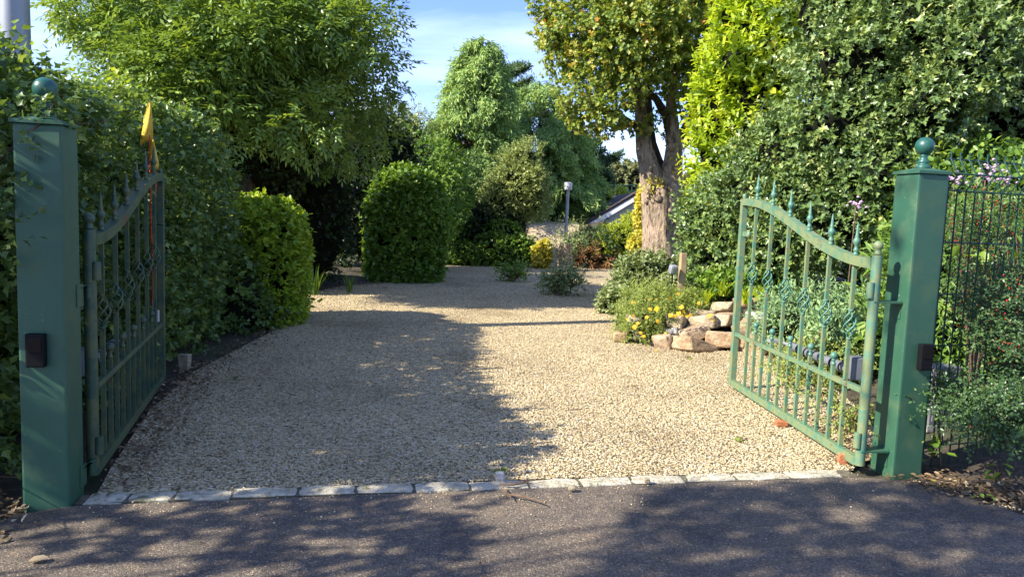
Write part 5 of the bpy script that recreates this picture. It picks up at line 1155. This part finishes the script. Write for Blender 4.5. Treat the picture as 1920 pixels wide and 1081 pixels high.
# control cabinet behind the fence
cb_ = D(1780, 690, 5.75)
cab = thing('control_cabinet', 'grey control cabinet half hidden behind the wire fence', 'cabinet', (cb_[0], 5.9, hz(cb_[0], 5.9)), .3)
MB().box((0, 0, .28), (.28, .18, .46)).build('cabinet_body', M['box_grey'], cab, bevel=.008); MB().box((0, -.096, .28), (.24, .008, .40)).build('door', M['box_grey'], cab, bevel=.003); MB().box((0, 0, .025), (.34, .22, .05)).build('plinth', M['rock_grey'], cab)

def coton(name, label, base, arms, n, seed, berries, mat='coton'):
    """cotoneaster: arching twiggy sprays of tiny leaves with red berries"""
    rng = np.random.default_rng(seed); b = np.array(base, float); root = thing(name, label, 'shrub', b)
    st = MB(); sp = []; dn = []
    for tip in arms:
        tip = np.array(tip, float); m_ = 18; t = np.linspace(0, 1, m_)[:, None]
        P = b + (tip - b) * t + np.array([0, 0, 1.]) * (.22 * np.linalg.norm(tip - b) * np.sin(t * 2.6)); st.tube(list(P - b), list(np.linspace(.012, .003, m_)), 5)
        for j in range(6, m_):
            q = n; dr = unit((tip - b)[None] * .8 + rng.normal(size=(q, 3)) * np.array([.55, .55, .3]) * np.linalg.norm(tip - b))
            sp.append(P[j] + dr * rng.uniform(0, .24, (q, 1))); dn.append(dr)
    sp = np.concatenate(sp); dn = np.concatenate(dn)
    put_leaves('foliage', root, LM[mat], [sprigs(sp, dn, 7, .11, .023, .015, .05, .45, .1, rng)], 'rh', lambda v: v[:, 2] > 0.0)
    st.build('stem', M['twig'], root, 'stuff')
    if berries:
        k = sp[rng.integers(len(sp), size=berries)] + rng.normal(size=(berries, 3)) * .02 + dn[rng.integers(len(sp), size=berries)] * .02
        o = stones('berries', k - b, np.full(berries, .0085), M['berry'], flat=1.0, rng=rng); o.parent = root
    return root
c1 = G(1860, 850); c1[2] = hz(c1[0], c1[1])
coton('cotoneaster_bush', 'dark green cotoneaster spreading low over the verge right of the pillar', (c1[0] + .1, c1[1] + .05, .0), [D(px, py, y) for px, py, y in ((1760, 800, 4.75), (1790, 830, 4.7), (1830, 840, 4.5), (1780, 770, 4.9), (1840, 790, 4.6), (1890, 800, 4.5), (1930, 830, 4.4), (1950, 790, 4.6), (1860, 860, 4.5), (1910, 860, 4.4))], 17, 181, 40)
coton('cotoneaster_bush', 'upper cotoneaster with many red berries hanging over the wire fence', (4.0, 5.75, hz(4.0, 5.75)), [D(px, py, y) for px, py, y in ((1790, 610, 5.2), (1830, 585, 5.1), (1870, 560, 5.3), (1920, 560, 5.2), (1850, 640, 5.0), (1900, 610, 4.9), (1950, 540, 5.6), (1960, 640, 4.9), (1840, 680, 4.95), (1890, 700, 4.8), (1930, 700, 4.8))], 13, 182, 420)
coton('cotoneaster_bush', 'cotoneaster behind the fence crowded with dark red berries', (4.1, 6.5, hz(4.1, 6.5)), [D(px, py, y) for px, py, y in ((1775, 460, 6.2), (1800, 440, 6.3), (1830, 425, 6.3), (1860, 420, 6.4), (1900, 425, 6.4), (1930, 440, 6.4), (1800, 500, 6.1), (1880, 480, 6.2))], 13, 183, 600)
coton('trailing_cotoneaster', 'wispy trailing shrub poking through the lower bars of the right gate', (2.75, 5.75, 0.0), [np.array(q) for q in ((2.28, 5.6, .30), (2.2, 5.9, .33), (2.45, 5.3, .2), (2.4, 5.1, .12), (2.5, 6.2, .3))], 5, 184, 20, 'feather')
low('day_lily_bed', 'mounded lime green foliage behind the upper fence wires', 'plant', 1850, 420, 7.4, 1.0, 1.55, LM['ivy'], 1300, .13, .026, .3, 'rh', 185, up=.2, droop=.5 if False else 0.3)
low('leafy_shrub', 'mid green leafy shrub with mauve flowers behind the fence top', 'shrub', 1850, 380, 9.4, 1.1, 1.9, LM['ivy'], 1100, .09, .055, .2, 'oval', 186)
mf = MB(); rq = random.Random(8)
for _ in range(16):
    a, b_, c_ = rq.gauss(0, .03), rq.gauss(0, .03), rq.gauss(0, .025); mf.lathe([(.002, -.012), (.012, -.004), (.013, .004), (.003, .012)], (a, b_, c_), 6)
mfm = mf.mesh('flower_head')
for i, (px, py, y, lb) in enumerate(((1790, 338, 8.1, 'mauve flower head nearest the pillar behind the fence'), (1858, 315, 8.2, 'highest mauve flower head behind the fence'), (1884, 338, 8.0, 'widest mauve flower head behind the fence, towards the right'), (1848, 332, 8.0, 'small mauve flower head in the middle of the fence top'), (1605, 384, 8.9, 'lone mauve flower head in front of the holly'))):
    c = D(px, py, y); o = thing('mauve_flower', lb, 'flower', (c[0], y, 0)); h_ = link('flower_head', mfm, o, M['pflower']); h_.location = (0, 0, c[2]); h_.scale = (1.5, 1.2, 1.2)
    MB().tube([(0, .05, hz(c[0], y)), (0, 0, c[2] - .03)], .006, 6).build('stem', M['twig'], o)
# broad pale leaves on vines and seedlings near the right pillar
def seedling(name, label, base, leaves, mat, size, seed, cat='plant'):
    rng = np.random.default_rng(seed); b = np.array(base, float); root = thing(name, label, cat, b)
    st = MB(); V0, lo0, s0, f0 = leaf_arrays(np.zeros((1, 3)), np.array([[0, 1., 0]]), np.array([[0, 0, 1.]]), np.ones(1), np.ones(1) * .72, np.array([.5]), 'oval')
    pm = None
    for p in leaves:
        p = np.array(p, float) - b; st.tube([(0, 0, 0), p * .5 + np.array([0, 0, .02]), p], [.005, .004, .003], 5)
        if pm is None:
            o = npmesh('leaf', V0, lo0, s0, mat, root, None, f0); pm = o.data
        else:
            o = bpy.data.objects.new('leaf', pm); COL.objects.link(o); o.parent = root
        o.location = tuple(p); s_ = size * rng.uniform(.75, 1.15); o.scale = (s_, s_, s_); o.rotation_euler = (rng.uniform(-1.2, .2), rng.normal(0, .35), rng.uniform(0, 6.28))
    st.build('stem', M['twig'], root); return root
seedling('climbing_vine', 'pale green broad leaved vine climbing beside the right pillar', (2.98, 4.98, 0), [D(px, py, 4.95) for px, py in ((1755, 668), (1757, 695), (1752, 712), (1760, 718), (1748, 690))], LM['seed'], .10, 191)
seedling('leafy_seedling', 'bright green seedling growing in the leaf litter right of the pillar', G(1868, 905), [D(px, py, 4.42) for px, py in ((1868, 870), (1880, 868), (1858, 880), (1876, 885), (1862, 895), (1885, 878), (1872, 900))], LM['seed'], .06, 192)
seedling('leafy_seedling', 'tiny green seedling at the asphalt edge far right', G(1845, 930), [D(px, py, 4.32) for px, py in ((1832, 926), (1838, 924), (1850, 927), (1858, 930))], LM['seed'], .045, 193)
seedling('leafy_weed', 'shaded broad leaved weed at the foot of the right pillar', G(1750, 860), [D(px, py, 4.85) for px, py in ((1745, 830), (1755, 845), (1765, 825), (1740, 850), (1770, 850), (1750, 815), (1738, 862))], LM['hedge2'], .085, 194)
seedling('bramble_leaf', 'yellow green broad leaved vine on the wire fence, upper right', (4.0, 5.6, hz(4, 5.6)), [D(px, py, 5.5) for px, py in ((1885, 445), (1905, 440), (1912, 470), (1900, 478), (1838, 480), (1800, 460), (1862, 485), (1818, 478), (1845, 470))], LM['seed'], .10, 195)
for i, (px, py) in enumerate(((1290, 672), (1385, 826), (1430, 745), (940, 887), (440, 712), (1610, 826))):
    g_ = G(px, py); seedling('gravel_weed', 'tiny green weed sprouting from the gravel', g_, [g_ + np.array([dx, dy, .02]) for dx, dy in ((-.03, 0), (.03, .01), (0, .03), (.01, -.03))], LM['seed'], .045, 196 + i)
    bpy.context.scene.objects[-1]
wl = {0: 'tiny weed in the gravel below the largest orange slab', 1: 'tiny weed in the sunny gravel left of the gate foot', 2: 'tiny weed in the gravel under the gate bars', 3: 'tiny weed near the kerb beside the twig', 4: 'tiny weed at the shaded left gravel edge', 5: 'tiny weed by the hinge side of the right gate'}
for i, o in enumerate([o for o in COL.objects if o.name.startswith('gravel_weed')]): o['label'] = wl[i]

# ------------------------------------------------------------------ small things on the ground
rl_ = np.random.default_rng(201)
def litter(name, label, P, size, mat=None):
    n = len(P); ax = unit(np.c_[rl_.normal(size=(n, 2)), rl_.normal(0, .25, n)]); nr = unit(np.c_[rl_.normal(0, .35, (n, 2)), np.ones(n)])
    V, lo, st, fr = leaf_arrays(P, ax, nr, size * rl_.uniform(.6, 1.3, n), size * .55 * rl_.uniform(.7, 1.2, n), np.clip(rl_.normal(.45, .25, n), 0, 1), 'oval')
    return tag(npmesh(name, V, lo, st, mat or LM['litter'], None, 'stuff', fr), label, 'leaf litter')
def strip(path, n, wd):
    p = np.array(path, float); sg = p[1:] - p[:-1]; i = rl_.integers(len(sg), size=n); q = p[i] + sg[i] * rl_.random((n, 1)) + rl_.normal(size=(n, 2)) * wd; return np.c_[q, np.maximum(ground_h(q) + .012, .012)]
P = strip([(-2.2, 4.15), (-2.45, 5.0), (-2.7, 6.0), (-2.95, 7.2)], 700, .16); litter('leaf_litter', 'dark mouldy leaf litter under the left gate', P, .035)
P = strip([(-2.75, 5.0), (-3.0, 7.0), (-3.1, 9.4), (-3.4, 11.6), (-3.9, 13.4), (-3.4, 15.4), (-2.5, 17)], 1500, .13)
litter('leaf_litter', 'brown leaf litter along the shaded left edge of the drive', P, .045)
P = strip([(2.7, 4.72), (3.0, 4.45), (3.4, 4.3), (3.9, 4.5)], 900, .14); P2 = strip([(2.4, 4.95), (2.55, 5.6), (2.9, 6.2)], 350, .12)
litter('leaf_litter', 'brown dry leaf litter around the foot of the right pillar', np.concatenate([P, P2]), .04)
P = strip([(-2.55, 3.5), (-2.7, 3.85), (-2.9, 3.6), (-2.55, 3.2)], 260, .10); litter('leaf_litter', 'dead leaves gathered below the left pillar', P, .05)
P = np.c_[rl_.uniform(-2.8, 2.6, 620), 4.4 + 12 * rl_.random(620) ** 1.5]; P = P[poly_contains(P, DRIVE)]; litter('leaf_litter', 'few small leaves and twigs scattered over the gravel', np.c_[P, np.full(len(P), .016)], .026)
P = np.c_[rl_.normal(.2, 1.1, 1100), rl_.uniform(2.9, 4.4, 1100)]; P = P[poly_contains(P, ROAD)]; litter('leaf_litter', 'tiny bits of leaf scattered over the asphalt', np.c_[P, np.full(len(P), .004)], .013)
def one_leaf(px, py, size, lab, mat, rz, z=.012):
    g_ = G(px, py); V, lo, st, fr = leaf_arrays(np.zeros((1, 3)), np.array([[0, 1., .1]]) / 1.005, np.array([[.1, -.1, 1.]]), np.ones(1) * size, np.ones(1) * size * .62, np.array([.9]), 'oval')
    o = npmesh('fallen_leaf', V, lo, st, mat, None, None, fr); o.location = (g_[0], g_[1], z); o.rotation_euler = (0, 0, rz); tag(o, lab, 'leaf')
one_leaf(52, 1056, .085, 'pale dry leaf lying on the asphalt at bottom left', LM['litter'], -1.2)
one_leaf(1757, 908, .06, 'pale yellow leaf lying at the foot of the right pillar', LM['varieg'], .3)
one_leaf(1193, 728, .055, 'orange brown leaf on the sunny gravel', LM['rust'], 1.0, .02)
one_leaf(47, 958, .06, 'pale leaf at the base of the left pillar', LM['litter'], .5)
for i, (px, py, wp, hp, mt, nm, lb, ct) in enumerate(((937, 905, 20, 18, 'rock_grey', 'white_stone', 'white rounded stone sitting on the kerb by the twig', 'stone'), (1466, 799, 24, 12, 'brick', 'brick_fragment', 'broken terracotta piece on the gravel under the right gate', 'brick'), (1581, 870, 20, 22, 'brick', 'brick_fragment', 'broken terracotta piece beside the lower right hinge', 'brick'), (345, 692, 22, 30, 'rock_buff', 'standing_stone', 'pale upright stone at the foot of the left hedge', 'stone'), (1214, 910, 14, 10, 'rock_buff', 'pebble', 'dark little pebble on the kerb right of the twig', 'pebble'), (246, 909, 22, 9, 'rock_buff', 'pebble', 'mossy pebble in the gravel near the left hinge', 'pebble'), (1072, 924, 16, 8, 'rock_buff', 'pebble', 'tan pebble on the asphalt just below the kerb', 'pebble'))):
    g_ = G(px, py); sc = g_[1] / 1400
    o = link(nm, rock_mesh(wp * sc / 2, wp * sc / 2 * .8, hp * sc / 2 * 1.1, 400 + i), None, M[mt]); o.location = (g_[0], g_[1] + .02, hp * sc / 2 * .9 + (.012 if 'kerb' in lb else 0)); tag(o, lb, ct)
tw = thing('fallen_twig', 'thin forked brown twig lying across the kerb', 'twig', (0.02, 4.28, .03))
tb = G(990, 925); tw.location = (tb[0], tb[1], .026)
q = lambda px, py: G(px, py) - tb
MB().tube([q(937, 915), q(960, 916), q(985, 911), q(1000, 915)], [.005, .007, .006, .003], 6).tube([q(940, 920), q(955, 935), q(980, 938), q(1005, 945), q(1022, 952)], [.007, .006, .006, .005, .003], 6).tube([q(980, 911), q(990, 905)], [.004, .002], 5).tube([q(955, 935), q(958, 944)], [.004, .002], 5).tube([q(1000, 908), q(975, 908), q(950, 906)], [.003, .003, .002], 5).build('branchlet', M['twig'], tw)
tg = G(1085, 772); t2 = thing('fallen_twig', 'straight dry twig lying on the sunny gravel', 'twig', (tg[0], tg[1], .022)); MB().tube([(-.10, -.03, 0), (0, 0, .004), (.09, .05, 0)], [.003, .004, .002], 5).build('branchlet', M['twig'], t2)

# hedge leaves that reach over the left pillar's cap
shp = D(95, 205, 3.75)
P, Dn = ell_points([(D(60, 225, 3.72), np.array([.10, .08, .07])), (D(110, 212, 3.80), np.array([.05, .06, .03])), (D(20, 420, 3.6), np.array([.07, .07, .16])), (D(12, 330, 3.62), np.array([.07, .06, .14]))], 60, np.random.default_rng(77), .4)
hs_ = thing('ivy_shoot', 'leafy hedge shoot leaning over the cap of the left pillar', 'ivy', (PL[0] - .3, PL[1] + .1, 0))
put_leaves('foliage', hs_, LM['hedge'], [sprigs(P, Dn, 4, .10, .045, .036, .2, .6)], 'lobe')
MB().tube([D(0, 300, 3.8) - np.array(hs_.location), D(45, 255, 3.72) - np.array(hs_.location), D(75, 232, 3.72) - np.array(hs_.location), D(105, 190, 3.78) - np.array(hs_.location)], [.007, .006, .005, .003], 6).build('stem', M['bark_dark'], hs_)
print('LEAVES', LEAVES[0])

# ================================================================== TREE OVER THE ROAD (left of the camera, its shade dapples the asphalt)
def shade_tree():
    rng = np.random.default_rng(211); b = np.array([-8.6, -0.8, hz(-8.6, -.8)])
    root = thing('roadside_tree', 'roadside tree left of the view whose crown dapples the asphalt', 'tree', b)
    k_ = 1 / math.tan(SUN_EL)
    def over(gx_, gy_, h): return np.array([gx_ + SUN_AZ.x * h * k_, gy_ + SUN_AZ.y * h * k_, h])
    cl = []
    def boughs(x0, x1, y0, ytop, h, n, holes, hs, hx=-9):
        # a bough layer: leaf sprays with openings in it that let flecks of sun through
        q = np.c_[rng.uniform(x0, x1, n * 2), rng.uniform(y0, 5.2, n * 2)]; q = q[q[:, 1] < ytop(q[:, 0]) + .08 * lump(np.c_[q, q[:, :1] * 0], 6, 3)]
        hc = np.c_[rng.uniform(max(x0, hx), x1, holes), rng.uniform(y0, 4.25, holes)]; hr2 = rng.uniform(.5, 1.2, holes) * hs
        u = np.array([.906, .42]); v = np.array([-.42, .906]); ok = np.ones(len(q), bool)
        for c, rad in zip(hc, hr2):
            dlt = q - c; ok &= ((dlt @ u) / (rad * 1.9)) ** 2 + ((dlt @ v) / rad) ** 2 + .35 * lump(np.c_[q, q[:, :1] * 0], 14, 4) > 1
        q = q[ok][:n]; hh = h + rng.normal(0, .28, len(q)); return np.c_[q[:, 0] + SUN_AZ.x * hh * k_, q[:, 1] + SUN_AZ.y * hh * k_, hh]
    Pl = boughs(-2.6, -.12, 2.4, lambda x: 4.25 + .17 * (x + 2.3), 3.2, 1500, 62, .095)
    Pl2 = boughs(-2.5, .1, 4.1, lambda x: 4.62 + .12 * (x + 2.3), 3.4, 330, 14, .11)
    Pr = boughs(.30, 3.6, 2.4, lambda x: np.minimum(3.2 + (x - .36) / .5, 4.34 + .15 * (x - .72)), 5.0, 2500, 11, .10, 1.7)
    P3, _ = ell_points([(over(2.45 + 1.25 * z + rng.normal(0, .05), 4.85 + .58 * z, 6.2 + z), np.array([.13, .13, .10]), 1) for z in (.35, .5, 1.05, 1.5, 1.62, 1.85)], 16, rng, .5, 9)
    P = np.concatenate([Pl, Pl2, Pr, P3]); Dn = unit(rng.normal(size=(len(P), 3)) * [1, 1, .4])
    cl = [(p,) for p in P[::170]]
    put_leaves('foliage', root, LM['ash'], [sprigs(P, Dn, 4, .07, .07, .048, .0, .6, .2, rng)], 'oval')
    MB().tube([(0, 0, -.1), (.05, .02, 2), (.2, .1, 4), (.4, .2, 6)], [.22, .18, .14, .08], 12).build('trunk', M['bark_dark'], root)
    mb = MB()
    for c in cl: limb(mb, np.array([.2, .1, min(5.6, c[0][2] - 1.2)]), c[0] - b, .028, .006, .1, 7, 6, rng)
    mb.build('branch', M['bark_dark'], root, 'stuff')
shade_tree()
print('LEAVES', LEAVES[0])
